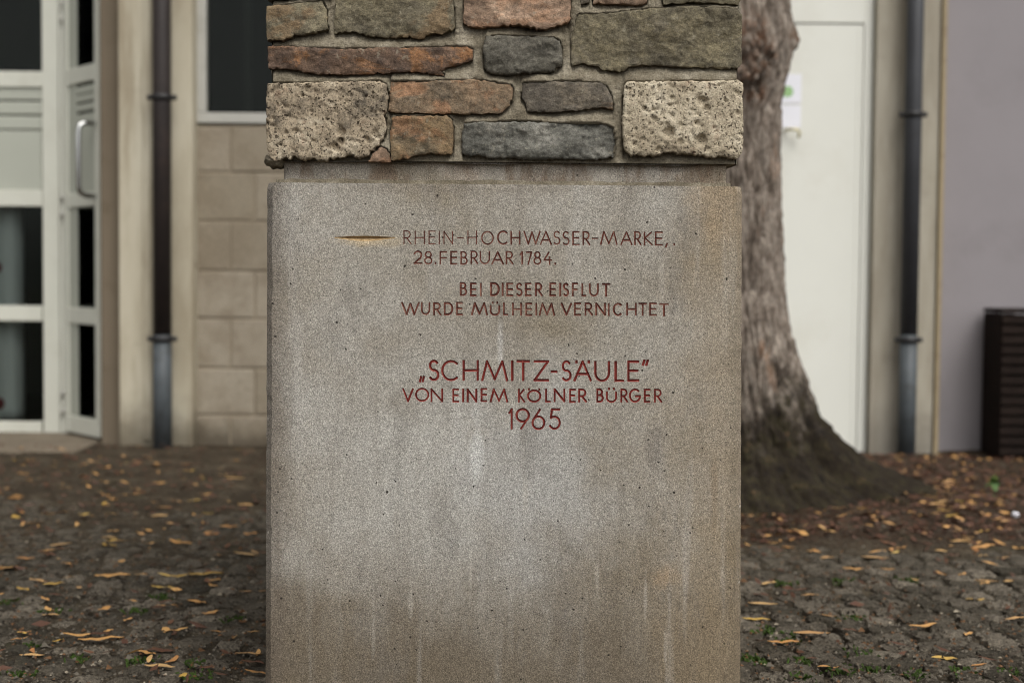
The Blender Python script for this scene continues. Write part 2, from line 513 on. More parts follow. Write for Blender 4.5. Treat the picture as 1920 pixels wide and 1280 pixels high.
M['white'] = make_plain('white_door_paint', L(216, 216, 207), 0.03, 1.6, 0.5, 0.3, L(200, 197, 184), 0.35)
M['frame'] = make_plain('grey_white_frame_paint', L(198, 198, 186), 0.05, 2.0, 0.45, 0.4, L(160, 156, 140), 0.25)
M['panel'] = make_plain('grey_green_door_panel', L(168, 170, 158), 0.05, 2.0, 0.5, 0.4)
M['jamb'] = make_plain('brown_stained_render', L(108, 97, 82), 0.14, 5.0, 0.9, 0.2, L(92, 82, 66), 0.5, True)
M['lavender'] = make_plain('lavender_render', L(138, 133, 135), 0.06, 1.5, 0.95, 0.2, L(124, 119, 120), 0.5)
M['pipe_dark'] = make_plain('dark_brown_pipe_paint', L(46, 40, 38), 0.2, 6, 0.55, 0.3, L(66, 52, 46), 0.4)
M['pipe_slate'] = make_plain('dark_slate_pipe_paint', L(56, 57, 60), 0.15, 6, 0.5, 0.35, L(44, 43, 43), 0.4)
M['pipe_grey'] = make_plain('blue_grey_pipe', L(72, 77, 80), 0.2, 8, 0.55, 0.35, L(52, 52, 50), 0.6)
M['iron'] = make_plain('dark_iron', L(36, 35, 35), 0.1, 10, 0.5, 0.4)
M['steel'] = make_plain('brushed_steel', L(190, 190, 188), 0.04, 10, 0.25, 0.5, metal=1.0)
M['alu'] = make_plain('window_frame_grey', L(172, 170, 162), 0.06, 4, 0.5, 0.4, L(136, 130, 118), 0.3)
M['interior'] = make_plain('dark_interior', L(46, 48, 44), 0.2, 2, 0.9, 0.1)
M['glass'] = make_glass('window_glass', (0.85, 0.88, 0.86, 1))
M['curtain'] = make_plain('pale_curtain', L(196, 198, 198), 0.06, 3, 0.9, 0.1)
M['slat'] = make_plain('dark_brown_slat_wood', L(34, 26, 22), 0.35, 6, 0.85, 0.12, L(18, 15, 13), 0.5)
M['trim'] = make_plain('yellow_brown_trim', L(150, 136, 110), 0.12, 8, 0.8, 0.2, L(106, 86, 64), 0.6, True)
M['paper'] = make_plain('paper_sheet', L(226, 226, 232), 0.02, 5, 0.7, 0.2)
M['green'] = make_plain('green_print', L(150, 186, 132), 0.05, 5, 0.7, 0.2)
M['brass'] = make_plain('dull_brass', L(196, 188, 150), 0.05, 8, 0.4, 0.4, metal=0.5)
M['apron'] = make_plain('worn_paving_concrete', L(112, 102, 88), 0.2, 5, 0.92, 0.2, L(70, 62, 52), 0.6, bumps=0.4)
M['leaf_orange'] = make_leaf('orange_dry_leaf', L(176, 128, 74), L(194, 150, 92), L(158, 108, 64))
M['leaf_tan'] = make_leaf('tan_dry_leaf', L(188, 152, 102), L(160, 122, 80), L(204, 166, 110))
M['leaf_yellow'] = make_leaf('yellow_leaf', L(186, 154, 78), L(172, 138, 66), L(196, 168, 100))
M['leaf_brown'] = make_leaf('red_brown_leaf', L(96, 62, 44), L(70, 46, 34), L(124, 86, 60))
M['green_leaf'] = make_leaf('fresh_green_leaf', L(70, 104, 38), L(86, 122, 44), L(58, 88, 34))
M['moss'] = make_plain('moss_green', L(62, 80, 34), 0.3, 12, 0.9, 0.2)

# ================================================================== GROUND
def fbm(x, y, z=0.0, octv=4):
    return noise.fractal(Vector((x, y, z)), 0.9, 2.1, octv)      # about -1..1
TREE = Vector((pix(1337, 600, 5.25).x, 5.25, 0.0))
def sstep(v, a, b):
    t = max(0.0, min(1.0, (v - a) / (b - a)))
    return t * t * (3 - 2 * t)
def edge_y(x):                                 # where the setts give way to soil
    return 4.22 + 0.05 * math.sin(x * 3.1) if x > 0.0 else 5.05 + 0.3 * math.sin(x * 2.3 + 1)
def litter_amt(x, y):
    d = math.hypot(x - TREE.x, y - TREE.y)
    a = sstep(d, 2.6, 1.0) if d > 1.0 else 1.0
    if x > 0:
        a = max(a * sstep(y, 4.1, 4.4), 0.75 * sstep(y, 4.15, 4.4))
    else:
        a = max(a * 0.35, 0.24 * sstep(y, 3.0, 5.2))
    return a
def soil_z(x, y):
    s = sstep(y, edge_y(x) - 0.12, edge_y(x) + 0.12) if x > 0.0 else sstep(y, edge_y(x) - 1.5, edge_y(x) + 0.3)
    lw = 0.0065 * sstep(x, 0.2, -0.6)
    base = -0.0125 + lw * (1 - s) + 0.015 * s + 0.010 * fbm(x * 1.7, y * 1.7, 3.0) * (0.4 + 0.6 * s)
    d = math.hypot(x - TREE.x, y - TREE.y)
    base += 0.055 * math.exp(-(d / 0.85) ** 2)
    base += 0.006 * fbm(x * 14, y * 14, 1.0, 3) * (0.6 + 0.4 * s)
    return base
def axis(lo, hi, dense_lo, dense_hi, stepd):
    a = list(np.arange(dense_lo, dense_hi + 1e-6, stepd))
    k, s = dense_hi, stepd
    while k < hi:
        s *= 1.5
        k += s
        a.append(min(k, hi))
    k, s = dense_lo, stepd
    while k > lo:
        s *= 1.5
        k -= s
        a.insert(0, max(k, lo))
    return a
gx = axis(-70, 70, -3.2, 3.2, 0.027)
gy = axis(-70, 70, 1.8, 7.2, 0.027)
verts, faces, lit = [], [], []
for yy in gy:
    for xx in gx:
        near = -3.6 < xx < 3.6 and 1.4 < yy < 7.6
        verts.append((xx, yy, soil_z(xx, yy) if near else -0.016))
        lit.append(litter_amt(xx, yy) if near else 0.2)
nx = len(gx)
for j in range(len(gy) - 1):
    for i in range(nx - 1):
        a = j * nx + i
        faces.append((a, a + 1, a + 1 + nx, a + nx))
me = mesh('ground', verts, faces, True)
at = me.attributes.new('litter', 'FLOAT', 'POINT')
at.data.foreach_set('value', lit)
ground = link('ground', me, None, [M['soil']], kind='structure')

# ---- setts: small paving stones, the ones in view each an object
def sett_mesh(seed):
    rs = random.Random(seed)
    h = 0.0335
    bm = bmesh.new()
    g = 6
    top = {}
    cx = [rs.uniform(-0.004, 0.004) for _ in range(8)]
    for j in range(g):
        for i in range(g):
            u, v = i / (g - 1) * 2 - 1, j / (g - 1) * 2 - 1
            e = max(abs(u), abs(v))
            x = u * h + (cx[0] if v > 0 else cx[1]) * (1 if u > 0 else 0.4) + rs.uniform(-0.0025, 0.0025)
            y = v * h + (cx[2] if u > 0 else cx[3]) + rs.uniform(-0.0025, 0.0025)
            k = 0.84 if abs(u) == 1 and abs(v) == 1 else 1.0
            z = 0.003 + rs.uniform(-0.0045, 0.0035) - (0.005 if e == 1 else 0.0)
            top[i, j] = bm.verts.new((x * k, y * k, z))
    for j in range(g - 1):
        for i in range(g - 1):
            bm.faces.new((top[i, j], top[i + 1, j], top[i + 1, j + 1], top[i, j + 1]))
    rim = [top[i, 0] for i in range(g)] + [top[g - 1, j] for j in range(1, g)] + [top[i, g - 1] for i in range(g - 2, -1, -1)] + [top[0, j] for j in range(g - 2, 0, -1)]
    low = [bm.verts.new((v.co.x * 1.03, v.co.y * 1.03, -0.05)) for v in rim]
    for i in range(len(rim)):
        j = (i + 1) % len(rim)
        bm.faces.new((rim[j], rim[i], low[i], low[j]))
    bmesh.ops.recalc_face_normals(bm, faces=bm.faces[:])
    me = from_bm('sett', bm, True)
    me.set_sharp_from_angle(angle=R(16))
    return me
variants = [sett_mesh(s) for s in range(10)]
for v in variants:
    v.materials.append(M['sett'])
spots = []
rs = random.Random(5)
row = 0
yy = 2.0
while yy < 5.4:
    xx = -2.4 + (0.05 if row % 2 else 0)
    while xx < 2.5:
        yw = yy + 0.035 * math.sin(xx * 4.3 + 0.6) + 0.018 * math.sin(xx * 9.7 + row * 0.2)
        inside_column = -0.50 < xx < 0.46 and 2.50 < yw < 3.46
        if yw < edge_y(xx) + rs.uniform(-0.05, 0.03) and not inside_column:
            spots.append((xx + rs.uniform(-0.006, 0.006), yw, rs.uniform(-0.005, 0.004), rs.uniform(-0.16, 0.16), rs.uniform(0.86, 1.1), rs.randrange(10), rs.randrange(4)))
        xx += rs.uniform(0.068, 0.09)
    yy += 0.0765
    row += 1
def in_view(x, y, z=0.0, pad=20):
    px, py = project((x, y, z))
    if not (-pad < px < 1920 + pad and py < 1280 + pad):
        return False
    return px < 505 or px > 1382
seen = sorted([s for s in spots if in_view(s[0], s[1])], key=lambda s: s[1])[:290]
seen_set = set(seen)
def sett_matrix(s):
    return Matrix.Translation((s[0], s[1], s[2])) @ Matrix.Rotation(s[3] + s[6] * math.pi / 2, 4, 'Z') @ Matrix.Diagonal((s[4], s[4], 1, 1))
bed = box('paving_bed', -2.45, 2.55, 1.95, 4.15, -0.12, -0.045, M['soil'], None, 0.0, kind='structure')
bed.name = 'sett_paving'
for s in seen:
    o = bpy.data.objects.new('sett', variants[s[5]])
    COL.objects.link(o)
    o.parent = bed
    o.matrix_local = sett_matrix(s)
vv, ff = [], []
for s in spots:
    if s in seen_set:
        continue
    mt = sett_matrix(s)
    me = variants[s[5]]
    b = len(vv)
    vv += [mt @ v.co for v in me.vertices]
    ff += [tuple(b + i for i in p.vertices) for p in me.polygons]
link('further_setts', mesh('further_setts', vv, ff, True), bed, [M['sett']], kind='stuff')

# ================================================================== BUILDING
YW = 6.72                       # block wall face
YP = 6.62                       # piers in front of it
bld = empty('building', (0.0, YW + 0.2, 0.0), label='pale building with block wall, concrete piers, glazed entrance and white door', category='building')
TOPZ = 3.6
def X_at(px, Y, py=420):
    return pix(px, py, Y).x
def Z_at(py, Y, px=960):
    return pix(px, py, Y).z

# block wall behind the column: backing, then each block
bx0, bx1 = X_at(355, YW), X_at(1265, YW)
sillz = Z_at(233, YW, 430)
wx1 = X_at(720, YW)             # right end of the window
bm = bmesh.new()
bm_box(bm, bx0, bx1, YW + 0.006, YW + 0.2, -0.1, sillz - 0.004)
bm_box(bm, wx1 + 0.002, bx1, YW + 0.008, YW + 0.2, sillz - 0.004, TOPZ)
bwall = link('block_wall', from_bm('block_wall', bm), bld, [M['joint']])
rows = [Z_at(y, YW, 430) for y in (235, 323, 415, 508, 597, 690, 778)]
rows.append(-0.03)
rws = []
z = rows[0]
while z < TOPZ - 0.1:
    rws.append((z, z + 0.228))
    z += 0.228
rws = [(rows[i + 1], rows[i], i) for i in range(7)] + [(a, b, i + 1) for i, (a, b) in enumerate(rws)]
jA, jB, LB = X_at(432, YW), X_at(478, YW), 0.46
bid = 0
for (za, zb, i) in rws:
    low_row = zb <= sillz + 0.02
    j = jA if i % 2 == 0 else jB
    cuts = [bx0]
    k = j - LB * 3
    while k < bx1:
        if k > bx0 + 0.05:
            cuts.append(k)
        k += LB
    cuts.append(bx1)
    for a, b in zip(cuts, cuts[1:]):
        if not low_row:
            if b < wx1 + 0.08:
                continue
            a = max(a, wx1 + 0.004)
        if b - a < 0.03:
            continue
        rr = random.Random(bid); bid += 1
        off = rr.uniform(-0.002, 0.002)
        box('concrete_block', a + 0.004, b - 0.004, YW + off, YW + 0.06, za + 0.004, zb - 0.004 - (0.004 if abs(zb - sillz) < 0.02 else 0), M['block'], bwall, 0.006)

# window left of the column
win = empty('window', (X_at(540, YW), YW, sillz))
win.parent = bld
win.location = Vector((X_at(540, YW), YW, sillz)) - bld.location
def wchild(name, x0, x1, y0, y1, z0, z1, mat, par, bev=0.004):
    o = box(name, x0, x1, y0, y1, z0, z1, mat, None, bev)
    o.parent = par
    base = par.location + (par.parent.location if par.parent else Vector())
    o.location = -base
    return o
fx0, fx1 = X_at(366, YW), wx1
fr = 0.052
wchild('window_frame', fx0, fx0 + fr, YW - 0.005, YW + 0.07, sillz + 0.055, TOPZ - 0.3, M['alu'], win)
wchild('window_frame', fx1 - fr, fx1, YW - 0.005, YW + 0.07, sillz + 0.055, TOPZ - 0.3, M['alu'], win)
wchild('window_frame', fx0, fx1, YW - 0.008, YW + 0.07, sillz + 0.004, sillz + 0.053, M['alu'], win)
wchild('window_frame', fx0, fx1, YW - 0.008, YW + 0.07, TOPZ - 0.298, TOPZ - 0.24, M['alu'], win)
wchild('window_pane', fx0 + fr - 0.01, fx1 - fr + 0.01, YW + 0.03, YW + 0.038, sillz + 0.045, TOPZ - 0.28, M['glass'], win, 0.0)
wchild('curtain_edge', fx0 + 0.20, fx0 + 0.235, YW + 0.16, YW + 0.18, sillz + 0.06, TOPZ - 0.3, M['interior'], win, 0.003)
box('lintel', bx0, wx1, YW, YW + 0.2, TOPZ - 0.238, TOPZ, M['pier'], bld, 0.005)

# piers
lp0, lp1 = X_at(222, YP), X_at(361, YP)
box('concrete_pier', lp0, lp1, YP, YW + 0.18, -0.06, TOPZ, M['pier'], bld, 0.008)
box('concrete_pier', X_at(188, YP + 0.05), lp0 - 0.002, YP + 0.05, YP + 0.3, -0.06, TOPZ, M['jamb'], bld, 0.008, label='narrow brown stained strip of wall beside the entrance')
rp0, rp1 = X_at(1637, YP), X_at(1757, YP)
box('concrete_pier', rp0, rp1, YP, YW + 0.18, -0.06, TOPZ, M['pier_grey'], bld, 0.008)
# shallow vertical rib down the left pier
box('pier_rib', X_at(268, YP), X_at(284, YP), YP - 0.012, YP + 0.02, 0.03, TOPZ, M['pier'], bld, 0.005)
box('corner_trim', rp1 + 0.002, rp1 + 0.026, YP - 0.012, YW + 0.1, -0.05, TOPZ, M['trim'], bld, 0.004)

# downpipes
def downpipe(pxt, pxw, Yc, zsplit, brackets, pm='pipe_dark'):
    xc = X_at(pxt, Yc)
    r = pxw / 2 / FPX * Yc
    dp = empty('downpipe', (xc, Yc, 0))
    dp.parent = bld
    dp.location = Vector((xc, Yc, 0)) - bld.location
    def child(name, bm, mat):
        o = link(name, from_bm(name, bm, True), None, [mat])
        o.parent = dp
        o.location = -Vector((xc, Yc, 0))
        return o
    bm = bmesh.new()
    tube(bm, [(xc, Yc, zsplit), (xc, Yc, 1.6), (xc, Yc, TOPZ)], r, 24)
    child('upper_pipe', bm, M[pm])
    bm = bmesh.new()
    tube(bm, [(xc, Yc, -0.03), (xc, Yc, zsplit + 0.03)], r * 1.03, 24)
    child('lower_pipe', bm, M['pipe_grey'])
    for zb in brackets:
        bm = bmesh.new()
        tube(bm, [(xc, Yc, zb - 0.014), (xc, Yc, zb - 0.011), (xc, Yc, zb + 0.011), (xc, Yc, zb + 0.014)], [r * 1.06, r * 1.22, r * 1.22, r * 1.06], 24)
        for s in (-1, 1):
            bm_box(bm, xc + s * r * 1.1, xc + s * r * 1.62, Yc - 0.006, Yc + 0.008, zb - 0.011, zb + 0.011)
        tube(bm, [(xc, Yc + r, zb), (xc, YP + 0.01, zb)], 0.007, 8)
        child('bracket', bm, M['iron'])
    return dp
YD = YP - 0.075
downpipe(304, 34, YD, Z_at(640, YD, 304), [Z_at(183, YD, 304), Z_at(635, YD, 304), 2.9])
downpipe(1708, 32, YD, Z_at(640, YD, 1708), [Z_at(215, YD, 1708), Z_at(637, YD, 1708), 2.9], 'pipe_slate')

# white door at the right
wd = empty('white_door', (X_at(1450, YW), YW, 0.0))
wd.parent = bld
wd.location = Vector((X_at(1450, YW), YW, 0.0)) - bld.location
dz = Z_at(45, YW - 0.05, 1560)
dx0, dx1 = X_at(1266, YW - 0.05), X_at(1614, YW - 0.05)
wchild('door_leaf', dx0, dx1 - 0.004, YW - 0.05, YW + 0.075, 0.01, dz - 0.004, M['white'], wd, 0.003)
wchild('door_frame', dx1 - 0.001, rp0 - 0.002, YW - 0.053, YW + 0.1, -0.03, TOPZ, M['white'], wd, 0.004)
wchild('door_frame', dx0 - 0.07, dx0 - 0.004, YW, YW + 0.1, -0.03, TOPZ, M['white'], wd, 0.004)
wchild('transom_panel', dx0, dx1, YW - 0.054, YW + 0.07, dz + 0.002, TOPZ, M['white'], wd, 0.004)
wchild('door_bead', dx1 - 0.03, dx1 - 0.02, YW - 0.052, YW + 0.04, 0.02, dz - 0.02, M['white'], wd, 0.003)
hb = bmesh.new()
c = pix(1478, 246, YW)
tube(hb, [(c.x - 0.02, YW - 0.04, c.z), (c.x - 0.02, YW - 0.09, c.z), (c.x + 0.025, YW - 0.094, c.z - 0.002), (c.x + 0.036, YW - 0.092, c.z - 0.018), (c.x + 0.03, YW - 0.09, c.z - 0.04)], 0.007, 10)
ho = link('door_handle', from_bm('door_handle', hb, True), None, [M['brass']])
ho.parent = wd
ho.location = -Vector((X_at(1450, YW), YW, 0.0))
box('rear_wall', bx1 - 0.01, rp0, YW + 0.105, YW + 0.3, -0.05, TOPZ, M['pier'], bld, 0.0)
box('roof_slab', -5.2, rp1 + 0.03, YP + 0.02, 9.6, TOPZ + 0.003, TOPZ + 0.25, M['pier'], bld, 0.01)
# dark room behind the glass
bm = bmesh.new()
bm_box(bm, -5.1, 1.0, 9.3, 9.4, -0.05, TOPZ)
bm_box(bm, -5.2, -5.1, 6.75, 9.4, -0.05, TOPZ)
bm_box(bm, 0.995, 1.1, YW + 0.31, 9.4, -0.05, TOPZ)
bm_box(bm, -5.1, 0.99, YW + 0.6, 9.3, -0.04, 0.012)
link('room', from_bm('room', bm), bld, [M['interior']])

box('pane_backing', X_at(150, 7.3), X_at(245, 7.3), 7.3, 7.36, -0.03, TOPZ - 0.01, make_plain('grey_green_backing_paint', L(120, 132, 122), 0.06, 3, 0.8, 0.2), bld, 0.003)  # unseen panel added behind the open leaf to brighten its dark glass
# ---- entrance: closed leaf seen square on, open leaf swung out
YE = 7.12
dl = empty('glazed_door', (X_at(-40, YE), YE, 0.0))
dl.parent = bld
dl.location = Vector((X_at(-40, YE), YE, 0.0)) - bld.location
def ebox(name, px0, py0, px1, py1, Y, dep, mat, par=dl, bev=0.004):
    ym = min(max((py0 + py1) / 2, 0), 840)
    z1 = Z_at(py0, Y, 60) if py0 > -260 else TOPZ - 0.5
    return wchild(name, X_at(px0, Y, ym), X_at(px1, Y, ym), Y, Y + dep, Z_at(py1, Y, 60), z1, mat, par, bev)
TOP = -300
ebox('stile', 79, TOP, 110, 816, YE, 0.05, M['frame'])
ebox('stile', -190, TOP, -160, 816, YE, 0.05, M['frame'])
for a, b in ((134, 164), (356, 387), (573, 602), (790, 816)):
    ebox('rail', -160, a, 79, b, YE + 0.003, 0.045, M['frame'])
for a, b in ((165, 188), (191, 215), (218, 243)):
    ebox('louvre_slat', -160, a, 79, b, YE + 0.014, 0.02, M['panel'], bev=0.006)
ebox('infill_panel', -160, 245, 79, 356, YE + 0.018, 0.02, M['panel'])
for a, b in ((TOP, 134), (387, 573), (602, 790)):
    ebox('pane', -160, a, 79, b, YE + 0.022, 0.006, M['glass'], bev=0.0)
ebox('door_post', 111, TOP, 127, 820, YE - 0.02, 0.09, M['frame'])
ebox('door_post', 128, TOP, 152, 818, YE + 0.02, 0.07, M['panel'])
for yy in (8, 38, 370, 402, 736, 770):
    hm = bmesh.new()
    c = pix(119, yy, YE - 0.02)
    tube(hm, [(c.x, c.y - 0.012, c.z - 0.014), (c.x, c.y - 0.012, c.z + 0.014)], 0.011, 12)
    o = link('hinge', from_bm('hinge', hm, True), None, [M['alu']])
    o.parent = dl
    o.location = -Vector((X_at(-40, YE), YE, 0.0))
# open leaf, built flat along u then turned about its hinge
H0 = Vector((X_at(127, YE - 0.03), YE - 0.03, 0.0))
H1 = Vector((X_at(190, 6.80), 6.80, 0.0))
LW = (H1 - H0).length
ang = math.atan2(H1.y - H0.y, H1.x - H0.x)
ol = empty('glazed_door', H0)
ol.parent = bld
ol.location = H0 - bld.location
MT = Matrix.Rotation(ang, 4, 'Z')
def lbox(name, u0, u1, v0, v1, z0, z1, mat, bev=0.004):
    o = box(name, u0, u1, v0, v1, z0, z1, mat, None, bev, M=MT)
    o.parent = ol
    return o
zt = TOPZ - 0.55
zr = [Z_at(y, YE, 127) for y in (150, 378, 590, 806)]
lbox('stile', 0.0, 0.045, -0.022, 0.022, 0.02, zt, M['frame'])
lbox('stile', LW - 0.028, LW, -0.022, 0.022, 0.02, zt, M['frame'])
for zc, hh in ((zr[0], 0.04), (zr[1], 0.035), (zr[2], 0.04), (0.062, 0.042), (zt - 0.05, 0.05)):
    lbox('rail', 0.045, LW - 0.028, -0.02, 0.02, zc - hh, zc + hh, M['frame'])
lbox('pane', 0.04, LW - 0.024, -0.003, 0.003, 0.09, zt - 0.08, M['glass'], 0.0)
lbox('pale_glass_strip', 0.046, 0.135, -0.012, -0.005, 0.106, zt - 0.102, M['panel'], 0.002)  # opaque strip added in front of the pane to imitate its pale half
lbox('infill_panel', 0.136, LW - 0.03, -0.014, -0.004, zr[1] + 0.036, zr[0] - 0.19, M['panel'], 0.003)
for zc in (zr[0] - 0.075, zr[0] - 0.115, zr[0] - 0.16):
    lbox('louvre_slat', 0.136, LW - 0.03, -0.016, -0.004, zc - 0.018, zc + 0.018, M['panel'], 0.004)
hb = bmesh.new()
zh0, zh1 = Z_at(368, 6.8, 180), Z_at(232, 6.8, 180)
uh = LW - 0.016
tube(hb, [(uh, -0.02, zh0), (uh, -0.07, zh0), (uh, -0.098, zh0 + 0.012), (uh, -0.105, zh0 + 0.04), (uh, -0.105, zh1 - 0.04), (uh, -0.098, zh1 - 0.012), (uh, -0.07, zh1), (uh, -0.02, zh1)], 0.0125, 14)
bmesh.ops.transform(hb, matrix=MT, verts=hb.verts[:])
o = link('pull_handle', from_bm('pull_handle', hb, True), None, [M['steel']])
o.parent = ol
# pale patterned curtain hanging behind the closed leaf
vv, ff = [], []
nu, nv = 60, 24
for j in range(nv + 1):
    for i in range(nu + 1):
        u = i / nu
        vv.append((X_at(-170, 7.24) + u * (X_at(34, 7.24) - X_at(-170, 7.24)), 7.24 + 0.1 * max(0, u - 0.75) ** 2 * 16 + 0.012 * math.sin(u * 38) + 0.015 * math.sin(u * 17 + 1), 0.06 + j / nv * 1.25))
for j in range(nv):
    for i in range(nu):
        a = j * (nu + 1) + i
        ff.append((a, a + 1, a + nu + 2, a + nu + 1))
cm = NT('pale_curtain_flowers')
fl = cm.step(cm.voro(7.0), 0.26, 0.2)
cc = cm.mix(cm.math('MULTIPLY', fl, cm.step(cm.voro(7.0, out='Color'), 0.5, 0.55)), L(206, 208, 208), L(120, 62, 66))
M['curtain'] = cm.done(cc, 0.9)
cur = link('curtain', mesh('curtain', vv, ff, True), None, [M['curtain']], label='pale curtain with dark red dots hanging behind the glazed entrance', category='curtain')
sol = cur.modifiers.new('thick', 'SOLIDIFY')
sol.thickness = 0.003

box('doorstep', -4.2, X_at(186, 6.75), 6.34, YE + 0.5, -0.1, 0.008, M['apron'], None, 0.006, kind='structure')

# ---- neighbouring rendered house
nb = empty('rendered_house', (3.2, YW + 0.4, 0), label='house wall with smooth lavender grey render behind the slatted box', category='building')
nx0 = rp1 + 0.036
box('wall', nx0, 7.0, YW, YW + 0.4, -0.06, TOPZ + 0.2, M['lavender'], nb, 0.004)

box('eaves', nx0 + 0.01, 7.1, YW - 0.06, YW + 0.42, TOPZ + 0.203, TOPZ + 0.3, M['pier_grey'], nb, 0.006)

# ---- slatted box against the lavender wall
sb = empty('slatted_box', (2.5, 6.52, 0), label='dark brown box of horizontal wooden slats against the lavender wall', category='slatted box')
s0 = X_at(1842, 6.68, 700)
s1 = s0 + 0.86
zt2 = Z_at(583, 6.42, 1880)
ns = 14
for i in range(ns):
    z0 = 0.02 + i * (zt2 - 0.03) / ns
    box('slat', s0, s1, 6.42, 6.44, z0, z0 + (zt2 - 0.03) / ns - 0.012, M['slat'], sb, 0.002)
box('side_panel', s0 + 0.001, s0 + 0.02, 6.4405, 6.68, 0.01, zt2 - 0.012, M['slat'], sb, 0.002)
box('side_panel', s1 - 0.02, s1 - 0.001, 6.4405, 6.68, 0.01, zt2 - 0.012, M['slat'], sb, 0.002)
for (xa, ya) in ((s0 + 0.022, 6.445), (s1 - 0.062, 6.445), (s0 + 0.022, 6.635), (s1 - 0.062, 6.635)):
    box('post', xa, xa + 0.04, ya, ya + 0.04, -0.03, zt2 - 0.012, M['slat'], sb, 0.002)
box('liner', s0 + 0.064, s1 - 0.064, 6.49, 6.63, 0.02, zt2 - 0.02, M['interior'], sb, 0.002)
box('lid', s0 - 0.001, s1 + 0.001, 6.417, 6.685, zt2 - 0.008, zt2 + 0.01, M['slat'], sb, 0.003)

# ---- paper notices taped to the white door
def notice(px0, py0, px1, py1, tilt, label, emblem=False):
    a, b = pix(px0, py0, YW - 0.053), pix(px1, py1, YW - 0.053)
    t = empty('paper_notice', ((a.x + b.x) / 2, YW - 0.05, b.z), label=label, category='notice', group='paper notices on the white door')
    box('sheet', a.x, b.x, YW - 0.0535, YW - 0.0515, b.z, a.z, M['paper'], t, 0.0)
    if emblem:
        e = pix(1477, 172, YW - 0.054)
        bm = bmesh.new()
        bmesh.ops.create_circle(bm, cap_ends=True, radius=0.026, segments=20, matrix=Matrix.Translation((e.x, YW - 0.0545, e.z)) @ Matrix.Rotation(R(90), 4, 'X'))
        link('printed_emblem', from_bm('printed_emblem', bm), t, [M['green']])
notice(1446, 139, 1502, 194, 0, 'white paper notice with green mark on the white door', True)
notice(1448, 197, 1501, 240, 0, 'plain white paper taped under the notice with green mark')

# ================================================================== MEMORIAL COLUMN
colm = empty('memorial_column', (P(946, 700).x, YF + 0.42, 0.0), label='stone memorial column of rough masonry on inscribed concrete pedestal', category='monument')
tl, tr, blx, brx = P(499, 344), P(1393, 348), P(496, 1280), P(1390, 1280)
def lerp_edge(a, b, z):
    t = (z - a.z) / (b.z - a.z)
    return a.x + (b.x - a.x) * t
PT = (tl.z + tr.z) / 2
DEP = 0.86
levels = [-0.03 + i * (PT + 0.03) / 110 for i in range(111)]
vv, ff = [], []
for i, z in enumerate(levels):
    xl, xr = lerp_edge(tl, blx, z), lerp_edge(tr, brx, z)
    zz = z
    ch = [0.011 + 0.0016 * fbm(z * 30, 1.3 + k * 7, 0, 4) + 0.0022 * max(0, fbm(z * 55, 9 + k * 5, 2, 3)) for k in range(4)]
    jl = 0.0009 * fbm(z * 70, 4.4, 1, 3); jr = 0.0009 * fbm(z * 70, 8.1, 1, 3)
    if i == 110:
        xl += 0.002; xr -= 0.002
        ch = [c + 0.003 for c in ch]
    yb = YF + DEP
    vv += [(xl + ch[0], YF, zz), (xr - ch[1], YF, zz), (xr + jr, YF + ch[1] * 1.1, zz), (xr + jr, yb - ch[2], zz),
           (xr - ch[2], yb, zz), (xl + ch[3], yb, zz), (xl + jl, yb - ch[3], zz), (xl + jl, YF + ch[0] * 1.1, zz)]
for i in range(110):
    for k in range(8):
        a, b = i * 8 + k, i * 8 + (k + 1) % 8
        ff.append((a, b, b + 8, a + 8))
ff.append(tuple(range(7, -1, -1)))
ff.append(tuple(110 * 8 + k for k in range(8)))
pme = mesh('pedestal', vv, ff)

# ---- stroke lettering (unit box, y up)
def arc(cx, cy, rx, ry, a0, a1, n=18):
    return [(cx + rx * math.cos(R(a0 + (a1 - a0) * i / n)), cy + ry * math.sin(R(a0 + (a1 - a0) * i / n))) for i in range(n + 1)]
def oval(cx, cy, rx, ry, n=32):
    return ('loop', arc(cx, cy, rx, ry, 90, 450, n)[:-1])
def bowl(y0, y1, x=1.0):
    h = (y1 - y0) / 2
    return [(0, y1), (x * 0.5, y1)] + arc(x * 0.5, y0 + h, x * 0.5, h, 90, -90, 14)[1:-1] + [(x * 0.5, y0), (0, y0)]
S_C = arc(0.5, 0.755, 0.44, 0.245, 35, 180, 12) + arc(0.5, 0.755, 0.44, 0.245, 180, 262, 6)[1:] + arc(0.5, 0.26, 0.5, 0.26, 82, 0, 6) + arc(0.5, 0.26, 0.5, 0.26, 0, -145, 12)[1:]
def dots(h=1.12, a=0.28, b=0.72):
    return [[(a, h - 0.03), (a, h + 0.05)], [(b, h - 0.03), (b, h + 0.05)]]
